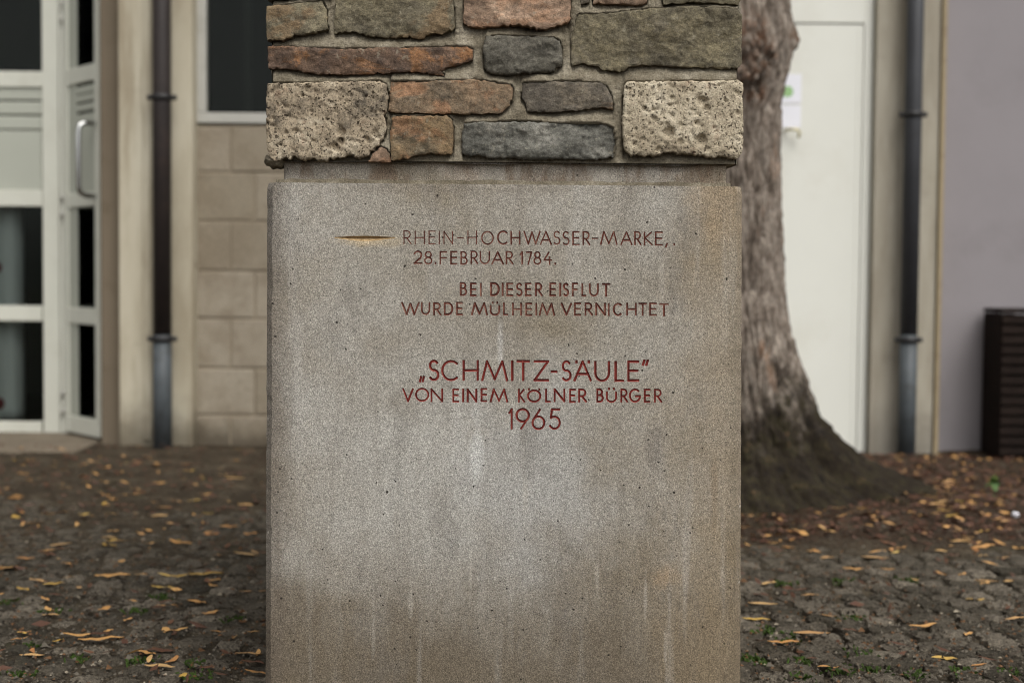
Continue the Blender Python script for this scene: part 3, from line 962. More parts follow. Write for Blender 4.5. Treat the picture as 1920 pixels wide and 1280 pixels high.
G = {
 'A': [[(0, 0), (0.5, 1)], [(0.5, 1), (1, 0)], [(0.17, 0.34), (0.83, 0.34)]],
 'B': [[(0, 0), (0, 1)], bowl(0.53, 1, 0.85), bowl(0, 0.53, 1.0)],
 'C': [[(0.56 + 0.56 * math.cos(R(t)), 0.5 + 0.5 * math.sin(R(t))) for t in range(48, 313, 11)]],
 'D': [[(0, 0), (0, 1)], [(0, 1), (0.3, 1)] + arc(0.36, 0.5, 0.64, 0.5, 90, -90, 20)[1:-1] + [(0.3, 0), (0, 0)]],
 'E': [[(0, 0), (0, 1)], [(0, 1), (1, 1)], [(0, 0.52), (0.94, 0.52)], [(0, 0), (1, 0)]],
 'F': [[(0, 0), (0, 1)], [(0, 1), (1, 1)], [(0, 0.5), (0.92, 0.5)]],
 'G': [[(0.53 + 0.53 * math.cos(R(t)), 0.5 + 0.5 * math.sin(R(t))) for t in range(48, 356, 11)], [(0.62, 0.46), (1.05, 0.46)]],
 'H': [[(0, 0), (0, 1)], [(1, 0), (1, 1)], [(0, 0.5), (1, 0.5)]],
 'I': [[(0.5, 0), (0.5, 1)]],
 'K': [[(0, 0), (0, 1)], [(0, 0.5), (0.92, 1)], [(0.1, 0.52), (1, 0)]],
 'L': [[(0, 0), (0, 1)], [(0, 0), (1, 0)]],
 'M': [[(0, 0), (0.19, 1)], [(0.19, 1), (0.5, 0.06)], [(0.5, 0.06), (0.81, 1)], [(0.81, 1), (1, 0)]],
 'N': [[(0, 0), (0, 1)], [(0, 1), (1, 0)], [(1, 0), (1, 1)]],
 'O': [oval(0.5, 0.5, 0.5, 0.5)],
 'R': [[(0, 0), (0, 1)], bowl(0.46, 1, 0.88), [(0.38, 0.46), (1, 0)]],
 'S': [S_C],
 'T': [[(0.5, 0), (0.5, 1)], [(0, 1), (1, 1)]],
 'U': [[(0, 1), (0, 0.42)] + arc(0.5, 0.42, 0.5, 0.42, 180, 360, 16)[1:-1] + [(1, 0.42), (1, 1)]],
 'V': [[(0, 1), (0.5, 0)], [(0.5, 0), (1, 1)]],
 'W': [[(0, 1), (0.27, 0)], [(0.27, 0), (0.5, 0.94)], [(0.5, 0.94), (0.73, 0)], [(0.73, 0), (1, 1)]],
 'Z': [[(0, 1), (1, 1)], [(1, 1), (0, 0)], [(0, 0), (1, 0)]],
 '-': [[(0, 0.46), (1, 0.46)]],
 '.': [[(0.5, -0.02), (0.5, 0.07)]],
 ',': [[(0.9, 0.08), (0.2, -0.2)]],
 '„': [[(0.3, 0.16), (0.0, -0.08)], [(1.0, 0.16), (0.7, -0.08)]],
 '“': [[(0.3, 1.08), (0.0, 0.84)], [(1.0, 1.08), (0.7, 0.84)]],
 '1': [[(0.9, 0), (0.9, 1)], [(0.9, 1), (0, 0.8)]],
 '2': [arc(0.5, 0.72, 0.47, 0.28, 165, 0, 12) + [(0.93, 0.58), (0.8, 0.42)], [(0.8, 0.42), (0.02, 0)], [(0.02, 0), (1, 0)]],
 '4': [[(0.62, 1), (0.0, 0.38)], [(0, 0.36), (1, 0.36)], [(0.72, 0.6), (0.72, 0)]],
 '5': [[(0.2, 1), (0.95, 1)], [(0.2, 1), (0.1, 0.56)], [(0.1, 0.56), (0.25, 0.61)] + arc(0.45, 0.31, 0.52, 0.31, 85, -150, 18)],
 '6': [oval(0.5, 0.32, 0.48, 0.32), [(0.62, 1), (0.12, 0.5)]],
 '7': [[(0, 1), (1, 1)], [(1, 1), (0.32, 0)]],
 '8': [oval(0.5, 0.76, 0.4, 0.24), oval(0.5, 0.26, 0.5, 0.26)],
 '9': [oval(0.5, 0.68, 0.48, 0.32), [(0.88, 0.5), (0.38, 0)]],
}
G['Ä'] = G['A'] + dots(0.98, 0.12, 0.88)
G['Ö'] = [oval(0.5, 0.46, 0.5, 0.46)] + dots(1.0, 0.08, 0.92)
G['Ü'] = [[(u, v * 0.8) for u, v in G['U'][0]]] + dots(1.06, 0.24, 0.76)
# every letter of every line with the x range it has on the stone
LINES = [
 ('RHEIN-HOCHWASSER-MARKE,.', 432, 458.5, 2.9, 'paint_dark', [(756, 772), (777, 797), (803, 817), (821, 826), (831, 850), (857, 870), (876, 895), (902, 926), (932, 953), (957, 976), (981, 1014), (1012, 1035), (1037, 1051), (1054, 1068), (1073, 1087), (1092, 1107), (1109, 1122), (1125, 1158), (1163, 1186), (1189, 1203), (1207, 1224), (1228, 1243), (1246, 1253), (1262, 1266)]),
 ('28.FEBRUAR1784.', 470, 495.5, 3.1, 'paint_dark', [(775, 792), (795, 811), (814, 819), (824, 839), (844, 858), (863, 877), (882, 897), (899, 919), (921, 945), (948, 963), (974, 981), (986, 998), (1000, 1015), (1019, 1036), (1039, 1043)]),
 ('BEIDIESEREISFLUT', 529, 555, 3.8, 'paint_dark', [(862, 876), (881, 894), (899, 904), (919, 937), (940, 945), (949, 963), (967, 980), (984, 997), (1003, 1018), (1030, 1043), (1048, 1053), (1055, 1067), (1072, 1084), (1090, 1100), (1104, 1123), (1128, 1145)]),
 ('WURDEMÜLHEIMVERNICHTET', 566, 591, 3.6, 'paint_dark', [(752, 787), (789, 807), (812, 828), (832, 850), (855, 868), (883, 915), (918, 938), (943, 953), (960, 979), (985, 998), (1003, 1008), (1010, 1041), (1051, 1073), (1076, 1090), (1096, 1112), (1116, 1136), (1139, 1144), (1149, 1167), (1174, 1194), (1197, 1213), (1217, 1232), (1236, 1254)]),
 ('„SCHMITZ-SÄULE“', 674, 714, 4.7, 'paint_red', [(785, 797), (803, 824), (827, 861), (867, 898), (902, 953), (958, 963), (968, 994), (1000, 1030), (1032, 1046), (1052, 1072), (1075, 1110), (1114, 1144), (1152, 1171), (1176, 1199), (1203, 1217)]),
 ('VONEINEMKÖLNERBÜRGER', 727, 753.5, 3.8, 'paint_red', [(754, 776), (778, 805), (807, 831), (848, 861), (866, 871), (875, 895), (901, 914), (918, 953), (971, 985), (988, 1015), (1022, 1033), (1038, 1060), (1067, 1080), (1084, 1101), (1118, 1132), (1136, 1157), (1163, 1178), (1179, 1201), (1207, 1220), (1226, 1242)]),
 ('1965', 764, 804.5, 4.2, 'paint_red', [(953, 962), (966, 994), (996, 1023), (1029, 1052)]),
]
FRONT_UP = (P(946, 500) - P(946, 600)).normalized()
def sweep(pts, closed, hw, dep, top, shrink=0.0, close_top=True):
    """V groove along pts ((x, z) on the front face); returns verts, faces"""
    n = len(pts)
    vs, fs = [], []
    sec = 3
    for i in range(n):
        if closed:
            a, b = pts[i - 1], pts[(i + 1) % n]
        else:
            a, b = pts[max(i - 1, 0)], pts[min(i + 1, n - 1)]
        tx, tz = b[0] - a[0], b[1] - a[1]
        l = math.hypot(tx, tz) or 1
        nx_, nz_ = -tz / l, tx / l
        k = hw * (1 + top / dep)
        x, z = pts[i]
        vs += [(x + nx_ * k, YF - top, z + nz_ * k), (x, YF + dep, z), (x - nx_ * k, YF - top, z - nz_ * k)]
    m = n if closed else n - 1
    for i in range(m):
        a, b = i * 3, ((i + 1) % n) * 3
        fs.append((a, b, b + 1, a + 1))
        fs.append((a + 1, b + 1, b + 2, a + 2))
        if close_top:
            fs.append((a + 2, b + 2, b, a))
    if not closed and close_top:
        fs.append((0, 1, 2))
        e = (n - 1) * 3
        fs.append((e + 2, e + 1, e))
    return vs, fs
batches = {}
liners = []
rl = random.Random(3)
for (txt, yt, yb, sw, pm, rng) in LINES:
    LV, LF = [], []
    slope = 1.6 / 480.0                       # the lines sag a touch to the right
    for li, (ch, (xa, xb)) in enumerate(zip(txt, rng)):
        jy = rl.uniform(-0.6, 0.6)
        ddx = 0.5 * (xb - xa) if ch in 'I.' else 0
        for si, st in enumerate(G[ch]):
            closed = isinstance(st, tuple)
            pts = st[1] if closed else st
            q = []
            for (u, v) in pts:
                px = xa + sw / 2 + u * (xb - xa - sw) if ch not in 'I.' else (xa + xb) / 2
                py = yb - sw / 2 - v * (yb - yt - sw) + jy + (px - 754) * slope
                w3 = P(px, py)
                q.append((w3.x, w3.z))
            if not closed:                    # strokes run on by half their width
                for e, f in ((0, 1), (-1, -2)):
                    dx, dz_ = q[e][0] - q[f][0], q[e][1] - q[f][1]
                    l = math.hypot(dx, dz_) or 1
                    q[e] = (q[e][0] + dx / l * sw / 2094 * 0.8, q[e][1] + dz_ / l * sw / 2094 * 0.8)
            thin = 0.72 if (yt == 432 and li < 7) else rl.uniform(0.88, 1.1)
            hw = sw / 2 / 1047 * thin
            dep = hw * 1.15
            v, f = sweep(q, closed, hw + 0.0002, dep + 0.0004, 0.002)
            V, F = batches.setdefault(si * 2 + li % 2, ([], []))
            o_ = len(V); V += v; F += [tuple(o_ + i for i in t) for t in f]
            v, f = sweep(q, closed, hw, dep, -0.0001, close_top=False)
            o_ = len(LV); LV += v; LF += [tuple(o_ + i for i in t) for t in f]
    liners.append((pm, LV, LF))
# flood mark: a long spindle cut with a steep upper and a shallow lower face
def mark(top, grow):
    vs, fs = [], []
    n = 26
    for i in range(n + 1):
        t = i / n
        px = 627 + t * 114
        k = math.sin(math.pi * t) ** 1.3 + 0.06
        up, dn, dp_ = (0.8 + 2.2 * k) + grow, (0.8 + 5.2 * k) + grow, 0.001 + 0.0058 * k
        ex = top / dp_
        c = P(px, 445.5 + (px - 627) * 0.002)
        vs += [(c.x, YF - top, c.z + up / 1047 * (1 + ex)), (c.x, YF + dp_ + grow * 0.0004, c.z), (c.x, YF - top, c.z - dn / 1047 * (1 + ex))]
    for i in range(n):
        a, b = i * 3, i * 3 + 3
        fs += [(a, b, b + 1, a + 1), (a + 1, b + 1, b + 2, a + 2), (a + 2, b + 2, b, a)]
    fs += [(0, 1, 2), (n * 3 + 2, n * 3 + 1, n * 3)]
    return vs, fs
V, F = batches.setdefault(99, ([], []))
v, f = mark(0.002, 0.25)
V += v; F += f

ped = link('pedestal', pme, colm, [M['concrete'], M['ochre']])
def apply_cut(obj, vs, fs):
    cme = mesh('cut', vs, fs)
    b = bmesh.new(); b.from_mesh(cme)
    bmesh.ops.recalc_face_normals(b, faces=b.faces[:])
    b.to_mesh(cme); b.free()
    cme.materials.append(M['concrete']); cme.materials.append(M['ochre'])
    co = bpy.data.objects.new('cut', cme)
    COL.objects.link(co)
    md = obj.modifiers.new('cut', 'BOOLEAN')
    md.operation = 'DIFFERENCE'
    md.object = co
    md.solver = 'MANIFOLD'
    co.parent = colm
    co.location = -colm.location
    bpy.context.view_layer.update()
    dg = bpy.context.evaluated_depsgraph_get()
    nm = bpy.data.meshes.new_from_object(obj.evaluated_get(dg))
    obj.modifiers.clear()
    old = obj.data
    obj.data = nm
    nm.name = 'pedestal'
    bpy.data.objects.remove(co)
    bpy.data.meshes.remove(old)
import time
_t = time.time()
for k in sorted(batches):
    apply_cut(ped, *batches[k])
print('letters cut', round(time.time() - _t, 1), 's', len(ped.data.polygons))
names = ['first', 'second', 'third', 'fourth', 'fifth', 'sixth', 'seventh']
for i, (pm, LV, LF) in enumerate(liners):
    link('inscription_line', mesh('inscription_line', LV, LF), ped, [M[pm]], label='%s line of the carved and painted red inscription' % names[i])
v, f = mark(-0.00012, 0.0)
link('flood_mark', mesh('flood_mark', v, [t for t in f if len(t) == 4 and not (t[0] % 3 == 2)]), ped, [M['ochre']], label='spindle shaped flood level notch with ochre faces')

# ---- neck between pedestal and masonry
nl, nr = P(532, 320, YF + 0.024).x, P(1362, 320, YF + 0.024).x
nz1 = P(950, 300, YF + 0.03).z
bm = bmesh.new()
bm_box(bm, nl, nr, YF + 0.024, YF + DEP - 0.034, PT - 0.01, nz1)
bevel_all(bm, 0.003)
bmesh.ops.subdivide_edges(bm, edges=[e for e in bm.edges if e.calc_length() > 0.3], cuts=40, use_grid_fill=True)
for v in bm.verts:
    v.co += noise.noise_vector(v.co * 40) * 0.0012
link('neck', from_bm('neck', bm), colm, [M['neck']], label='recessed stained concrete neck below the masonry')
# bedding mortar squeezed out on top of the pedestal
bm = bmesh.new()
bm_box(bm, nl - 0.012, nr + 0.004, YF + 0.012, YF + DEP - 0.02, PT - 0.005, PT + 0.0075)
bmesh.ops.subdivide_edges(bm, edges=[e for e in bm.edges if e.calc_length() > 0.3], cuts=60, use_grid_fill=True)
for v in bm.verts:
    v.co += noise.noise_vector(v.co * 55) * 0.003
link('bedding_mortar', from_bm('bedding_mortar', bm), colm, [M['mortar']])

# ---- masonry: mortar core and single stones
CZ0, CZ1 = P(946, 303).z, 2.5
CX0, CX1 = P(508, 200).x, P(1384, 200).x
bm = bmesh.new()
def rough_sheet(o, u, v, nu, nv, nrm, amp):
    g = []
    for j in range(nv + 1):
        r_ = []
        for i in range(nu + 1):
            p = o + u * (i / nu) + v * (j / nv)
            e = 0 if (i in (0, nu)) else 1
            p = p + nrm * (amp * (0.5 + fbm(p.x * 13 + p.y * 7, p.z * 15, 2.2, 3) + 0.5 * fbm(p.x * 60, p.z * 60, p.y * 60, 3)) * e)
            r_.append(bm.verts.new(p))
        g.append(r_)
    for j in range(nv):
        for i in range(nu):
            bm.faces.new((g[j][i], g[j][i + 1], g[j + 1][i + 1], g[j + 1][i]))
fy, byk = YF + 0.014, YF + DEP - 0.022
hh = CZ1 - CZ0
# (the front sheet in view is built after its stones)
rough_sheet(Vector((CX0, fy, CZ0 + 0.42)), Vector((CX1 - CX0, 0, 0)), Vector((0, 0, hh - 0.42)), 60, 60, Vector((0, -1, 0)), 0.006)
rough_sheet(Vector((CX1, fy, CZ0)), Vector((0, byk - fy, 0)), Vector((0, 0, hh)), 40, 80, Vector((1, 0, 0)), 0.006)
rough_sheet(Vector((CX0, byk, CZ0)), Vector((0, fy - byk, 0)), Vector((0, 0, hh)), 40, 80, Vector((-1, 0, 0)), 0.006)
rough_sheet(Vector((CX1, byk, CZ0)), Vector((CX0 - CX1, 0, 0)), Vector((0, 0, hh)), 30, 60, Vector((0, 1, 0)), 0.006)
rough_sheet(Vector((CX0, byk, CZ0)), Vector((CX1 - CX0, 0, 0)), Vector((0, fy - byk, 0)), 30, 30, Vector((0, 0, -1)), 0.004)
rough_sheet(Vector((CX0, fy, CZ1)), Vector((CX1 - CX0, 0, 0)), Vector((0, byk - fy, 0)), 10, 10, Vector((0, 0, 1)), 0.004)
core = link('mortar_core', from_bm('mortar_core', bm, True), colm, [M['mortar']])

def build_stone(poly, frame, mat, sp=0.005, proud=0.0, rough=0.004, rag=0.0012, ragb=0.0025, rb=0.010, rt=0.004, depth=0.10, style='slate', seed=0, pits=(), label=None, tilt=(0, 0)):
    """poly: outline in metres in the (u, v) plane of frame (origin, U, V, outward normal)"""
    O, U, Vv, Nn = frame
    cu = sum(p[0] for p in poly) / len(poly); cv = sum(p[1] for p in poly) / len(poly)
    area = sum(poly[i][0] * poly[(i + 1) % len(poly)][1] - poly[(i + 1) % len(poly)][0] * poly[i][1] for i in range(len(poly)))
    if area < 0:
        poly = poly[::-1]
    out = []
    for i in range(len(poly)):
        a, b = poly[i], poly[(i + 1) % len(poly)]
        l = math.hypot(b[0] - a[0], b[1] - a[1])
        m = max(1, int(l / sp))
        nx_, nz_ = (b[1] - a[1]) / (l or 1), -(b[0] - a[0]) / (l or 1)
        for k in range(m):
            t = k / m
            u, v = a[0] + (b[0] - a[0]) * t, a[1] + (b[1] - a[1]) * t
            am = ragb if nz_ < -0.5 else rag
            j = am * 1.5 * (fbm(u * 50 + seed * 5, v * 50, seed, 3) + 1.1 * fbm(u * 190, v * 190 + seed, seed * 2, 3))
            out.append((u + nx_ * j, v + nz_ * j))
    no = len(out)
    oa = np.array(out)
    us, vs_ = oa[:, 0], oa[:, 1]
    rr = random.Random(seed)
    cand = []
    a = us.min()
    while a < us.max():
        b = vs_.min()
        while b < vs_.max():
            cand.append((a + rr.uniform(-0.3, 0.3) * sp, b + rr.uniform(-0.3, 0.3) * sp))
            b += sp
        a += sp
    ca = np.array(cand)
    # inside test and distance to the outline
    x1, y1 = us, vs_
    x2, y2 = np.roll(us, -1), np.roll(vs_, -1)
    cxp, cyp = ca[:, 0][:, None], ca[:, 1][:, None]
    cond = ((y1 > cyp) != (y2 > cyp)) & (cxp < (x2 - x1) * (cyp - y1) / (y2 - y1 + 1e-12) + x1)
    inside = cond.sum(1) % 2 == 1
    dx, dy = x2 - x1, y2 - y1
    t = np.clip(((cxp - x1) * dx + (cyp - y1) * dy) / (dx * dx + dy * dy + 1e-12), 0, 1)
    D = np.hypot(cxp - (x1 + t * dx), cyp - (y1 + t * dy))
    # nearer to a bottom edge: wider broken arris
    nz = -dx / (np.hypot(dx, dy) + 1e-12)
    dmin = D.min(1)
    nb_ = nz[D.argmin(1)]
    keep = inside & (dmin > sp * 0.45)
    pts = [Vector(p) for p in out] + [Vector(p) for p in ca[keep]]
    dist = [0.0] * no + list(dmin[keep])
    bot = [0.0] * no + list(nb_[keep])
    edges = [(i, (i + 1) % no) for i in range(no)]
    res = delaunay_2d_cdt(pts, edges, [], 1, 1e-6)
    rv, rf, orig = res[0], res[2], res[3]
    vid = [o[0] if o else 0 for o in orig]
    wdt, hgt = us.max() - us.min(), vs_.max() - vs_.min()
    planes = [(rr.uniform(us.min(), us.max()), rr.uniform(vs_.min(), vs_.max()), rr.uniform(-0.09, 0.09), rr.uniform(-0.15, 0.15), rr.uniform(0.0, 0.004)) for _ in range(5 + int(wdt / 0.035))]
    verts = []
    for k, p in enumerate(rv):
        d = dist[vid[k]]
        u, v = p.x, p.y
        r = (rb if bot[vid[k]] < -0.4 else rt) * (0.25 + 0.9 * max(0, 0.5 + fbm(u * 26, v * 26, seed + 7.0, 3)))
        if vid[k] < no:
            rel = -0.9 * min(rt, 0.0022)
        else:
            e = min(1.0, d / r)
            rel = -(r * 0.9) * (1 - math.sqrt(max(0, 1 - (1 - e) ** 2)))
        if style != 'tuff':
            fc = sorted(o_ + gu * (u - pu_) + gv * (v - pv_) for (pu_, pv_, gu, gv, o_) in planes)
            rel += max(-0.009, fc[1]) * (1.0 if style == 'slate' else 1.4)
        if style == 'slate':
            q = 1.0 * fbm(u * 12 + seed * 3, v * 18 + u * 4, seed, 4)
            stp = math.floor(q * 3.2) / 3.2
            rel += rough * (0.55 * q + 0.6 * stp + 0.5 * fbm(u * 55, v * 80, seed + 4.0, 4) + 0.3 * fbm(u * 190, v * 220, seed, 2))
        elif style == 'split':
            q = fbm(u * 14 + seed, v * 26 - u * 8, seed * 1.3, 5)
            rel += rough * (1.2 * q + 0.6 * abs(fbm(u * 34, v * 60, seed + 2, 3)) + 0.3 * fbm(u * 150, v * 190, seed, 2))
        else:
            rel += rough * (0.5 * fbm(u * 18, v * 18, seed, 4) + 0.5 * fbm(u * 70, v * 70, seed, 3)) - 0.0028 * max(0, fbm(u * 115, v * 115, seed + 9, 2) - 0.18) * 3
        for (pu, pv, pr) in pits:
            dd = math.hypot(u - pu, v - pv) / pr
            if dd < 1.25:
                rel -= pr * 1.3 * math.sqrt(max(0, 1 - (dd / 1.25) ** 2))
        rel += tilt[0] * (u - cu) + tilt[1] * (v - cv)
        verts.append((u, v, proud + rel))
    loop = {}
    for k in range(len(rv)):
        if vid[k] < no and vid[k] not in loop:
            loop[vid[k]] = k
    ring = [loop[i] for i in range(no) if i in loop]
    faces = [tuple(f) for f in rf]
    prev = ring
    for (dz_, sh) in ((0.012, 0.0006), (0.03, -0.001), (depth, -0.004)):
        cur_ = []
        for k in ring:
            u, v, h_ = verts[k]
            l = math.hypot(u - cu, v - cv) or 1
            s_ = sh + 0.0016 * fbm(u * 70, v * 70, dz_ * 60 + seed, 3)
            verts.append((u + (u - cu) / l * s_, v + (v - cv) / l * s_, min(h_, proud) - dz_))
            cur_.append(len(verts) - 1)
        for i in range(len(ring)):
            j = (i + 1) % len(ring)
            faces.append((prev[j], prev[i], cur_[i], cur_[j]))
        prev = cur_
    wv = [O + U * a + Vv * b + Nn * c_ for a, b, c_ in verts]
    me = mesh('stone', wv, faces)
    b = bmesh.new(); b.from_mesh(me)
    bmesh.ops.recalc_face_normals(b, faces=b.faces[:])
    b.to_mesh(me); b.free()
    if style != 'slate':
        me.shade_smooth()
    else:
        me.shade_smooth()
        me.set_sharp_from_angle(angle=R(38))
    o = link('stone', me, colm, [mat])
    if label:
        o['label'] = label
    return o
FRONT = (Vector((0, YF, 0)), Vector((1, 0, 0)), Vector((0, 0, 1)), Vector((0, -1, 0)))
def pp(pts):
    r_ = []
    for (x, y) in pts:
        q = P(x, y)
        r_.append((q.x, q.z))
    return r_
def ppit(lst):
    r_ = []
    for (x, y, d) in lst:
        q = P(x, y)
        r_.append((q.x, q.z, d / 1047))
    return r_
SM = {
 'olive': make_slate('olive_slate', L(70, 63, 48), L(98, 90, 70), L(118, 109, 84), L(122, 94, 62), 1, amt=0.45),
 'olive_b': make_slate('olive_brown_slate', L(70, 63, 49), L(94, 86, 66), L(114, 104, 78), L(78, 72, 62), 2, amt=0.55),
 'rust': make_slate('rust_brown_slate', L(64, 52, 44), L(92, 72, 57), L(112, 88, 68), L(138, 96, 58), 3, amt=0.8),
 'grey': make_slate('dark_grey_slate', L(58, 55, 47), L(80, 76, 66), L(101, 96, 84), L(112, 106, 94), 4, amt=0.4),
 'greyg': make_slate('grey_green_slate', L(62, 61, 55), L(88, 86, 78), L(114, 111, 102), L(124, 119, 108), 5, amt=0.5),
 'orange': make_slate('orange_brown_slate', L(86, 77, 63), L(110, 92, 70), L(130, 105, 79), L(140, 102, 72), 6, amt=0.7),
 'ochre': make_slate('ochre_brown_slate', L(82, 74, 58), L(114, 94, 66), L(130, 106, 72), L(138, 96, 64), 7, amt=0.5),
 'pink': make_slate('pinkish_sandstone', L(104, 84, 66), L(132, 107, 86), L(156, 133, 110), L(140, 104, 76), 8, amt=0.6),
 'brown': make_slate('grey_brown_slate', L(66, 60, 52), L(90, 82, 70), L(108, 97, 80), L(128, 94, 58), 9, amt=0.35),
}
TA = make_tuff('pale_porous_tuff', L(154, 140, 119), L(182, 170, 149), L(96, 88, 77), 1.0)
TB = make_tuff('light_porous_tuff', L(176, 164, 142), L(197, 186, 165), L(144, 132, 112), 5.0)
FRONT_POLYS = []
def S(poly, *a_, **k_):
    FRONT_POLYS.append(poly)
    return build_stone(poly, *a_, **k_)
S(pp([(502, 157), (600, 155), (712, 152), (724, 160), (728, 178), (722, 212), (724, 240), (716, 262), (704, 280), (686, 292), (640, 294), (600, 300), (545, 297), (512, 299), (503, 292), (499, 250), (500, 180)]), FRONT, TA, 0.0028, 0.004, 0.004, 0.0015, 0.003, 0.012, 0.006, 0.14, 'tuff', 11,
  ppit([(640, 248, 7), (640, 264, 6), (628, 276, 7), (554, 246, 5), (513, 222, 3), (575, 166, 5), (590, 189, 3), (574, 172, 3), (520, 165, 4), (704, 250, 6), (590, 236, 3.5), (537, 250, 3), (665, 222, 3), (688, 262, 4), (610, 200, 3), (560, 205, 3), (650, 190, 3.5), (527, 271, 4), (500, 232, 5)]), 'pale porous tuff block at the corner, greyed and chipped at its inner end')
S(pp([(1170, 160), (1176, 154), (1290, 153), (1384, 151), (1393, 158), (1393, 215), (1392, 284), (1384, 297), (1330, 293), (1290, 290), (1255, 286), (1220, 292), (1182, 290), (1170, 282), (1167, 230)]), FRONT, TB, 0.0028, 0.005, 0.0022, 0.0009, 0.0025, 0.010, 0.005, 0.14, 'tuff', 12,
  ppit([(1316, 190, 7.5), (1324, 204, 7), (1254, 249, 9.5), (1250, 234, 4), (1314, 263, 9), (1275, 266, 5), (1208, 206, 4.5), (1256, 199, 3.5), (1260, 184, 4), (1234, 280, 5), (1306, 232, 5), (1227, 224, 5), (1346, 272, 3.5), (1382, 212, 4), (1382, 175, 4), (1191, 243, 3), (1190, 270, 4), (1297, 250, 3), (1340, 240, 2.5), (1225, 180, 2.5), (1285, 175, 3), (1360, 190, 2.5), (1208, 262, 2.5), (1330, 168, 2.5), (1240, 215, 2.5), (1285, 215, 2.5)]), 'light cream porous tuff block with round holes')
S(pp([(732, 153), (800, 152), (890, 150), (957, 158), (961, 164), (960, 186), (953, 200), (938, 212), (880, 213), (800, 212), (745, 211), (727, 206), (730, 182)]), FRONT, SM['orange'], 0.0034, 0.004, 0.003, 0.0012, 0.0014, 0.003, 0.0018, 0.10, 'slate', 13, label='orange brown slate above a smaller ochre stone')
S(pp([(735, 222), (745, 218), (838, 217), (847, 223), (850, 250), (848, 286), (838, 290), (800, 287), (760, 296), (734, 300), (731, 260)]), FRONT, SM['ochre'], 0.0034, 0.002, 0.0026, 0.0012, 0.002, 0.003, 0.0018, 0.10, 'slate', 14, label='short squarish ochre brown stone')
S(pp([(870, 231), (960, 228), (1060, 231), (1136, 233), (1150, 240), (1154, 262), (1150, 296), (1090, 298), (1000, 297), (930, 295), (880, 293), (867, 286), (866, 255)]), FRONT, SM['greyg'], 0.0034, 0.003, 0.0055, 0.0012, 0.002, 0.006, 0.0025, 0.10, 'split', 15, label='long rough grey slate in the lowest course')
S(pp([(980, 155), (1060, 153), (1118, 155), (1136, 160), (1146, 178), (1150, 192), (1151, 206), (1130, 200), (1108, 204), (1060, 208), (1010, 210), (989, 208), (985, 190), (977, 178)]), FRONT, SM['brown'], 0.0034, 0.002, 0.0024, 0.0012, 0.0016, 0.003, 0.0018, 0.10, 'slate', 16, label='grey brown slate beside the light cream tuff block')
S(pp([(690, 302), (700, 288), (714, 275), (724, 280), (731, 292), (733, 303)]), FRONT, SM['pink'], 0.004, -0.004, 0.002, 0.001, 0.001, 0.004, 0.004, 0.08, 'slate', 17, label='small tan wedge stone under the chipped tuff block')
S(pp([(500, 86), (560, 88), (640, 93), (720, 90), (800, 89), (872, 87), (887, 91), (885, 112), (866, 120), (842, 125), (826, 133), (834, 142), (800, 136), (760, 134), (700, 138), (640, 140), (590, 137), (545, 130), (503, 128)]), FRONT, SM['rust'], 0.0034, 0.004, 0.0032, 0.001, 0.0016, 0.003, 0.0018, 0.14, 'slate', 18, label='long flat rust brown slate with an orange patch')
S(pp([(911, 68), (960, 66), (1036, 70), (1050, 77), (1054, 96), (1053, 122), (1040, 134), (990, 136), (950, 141), (920, 137), (908, 128), (906, 95)]), FRONT, SM['grey'], 0.0034, 0.003, 0.005, 0.0012, 0.0018, 0.006, 0.003, 0.10, 'split', 19, label='dark charcoal grey slate with bevelled edges')
S(pp([(1078, 40), (1084, 26), (1150, 24), (1215, 18), (1300, 12), (1384, 17), (1392, 28), (1392, 118), (1384, 128), (1320, 126), (1260, 124), (1205, 121), (1178, 124), (1166, 133), (1130, 130), (1112, 122), (1092, 117), (1072, 124), (1070, 80)]), FRONT, SM['olive_b'], 0.0034, 0.005, 0.0034, 0.001, 0.0016, 0.003, 0.0018, 0.14, 'slate', 20, label='big olive brown stone, the largest of the column')
S(pp([(500, 12), (560, 6), (604, 2), (612, 18), (614, 54), (592, 62), (560, 66), (530, 74), (501, 77), (499, 40)]), FRONT, SM['olive'], 0.0034, 0.003, 0.003, 0.001, 0.0016, 0.003, 0.0018, 0.14, 'slate', 21, label='olive slate corner stone above the long rust brown slate')
S(pp([(634, -40), (700, -44), (846, -40), (850, 10), (852, 52), (836, 62), (812, 64), (796, 72), (760, 69), (720, 71), (686, 66), (664, 58), (626, 62), (628, 20)]), FRONT, SM['olive'], 0.0034, 0.005, 0.003, 0.001, 0.0018, 0.003, 0.0018, 0.10, 'slate', 22, label='olive slate with orange left end, between olive and pinkish stones')
S(pp([(870, -40), (960, -44), (1066, -40), (1070, 0), (1069, 38), (1052, 48), (1028, 54), (1006, 55), (980, 48), (930, 49), (892, 52), (868, 44)]), FRONT, SM['pink'], 0.0034, 0.005, 0.003, 0.0012, 0.0018, 0.003, 0.0018, 0.10, 'slate', 23, label='pinkish brown stone above the dark charcoal slate')
S(pp([(1110, -30), (1160, -34), (1212, -30), (1214, 4), (1205, 9), (1160, 8), (1112, 6)]), FRONT, SM['pink'], 0.005, 0.002, 0.003, 0.0012, 0.0014, 0.006, 0.004, 0.10, 'slate', 24)
S(pp([(1240, -34), (1320, -38), (1390, -34), (1391, 0), (1384, 8), (1300, 5), (1244, 9)]), FRONT, SM['olive'], 0.005, 0.003, 0.003, 0.0012, 0.0014, 0.006, 0.004, 0.14, 'slate', 25)
S(pp([(1088, -30), (1104, -30), (1104, 4), (1090, 8)]), FRONT, SM['brown'], 0.005, 0.0, 0.002, 0.001, 0.001, 0.004, 0.004, 0.10, 'slate', 26)
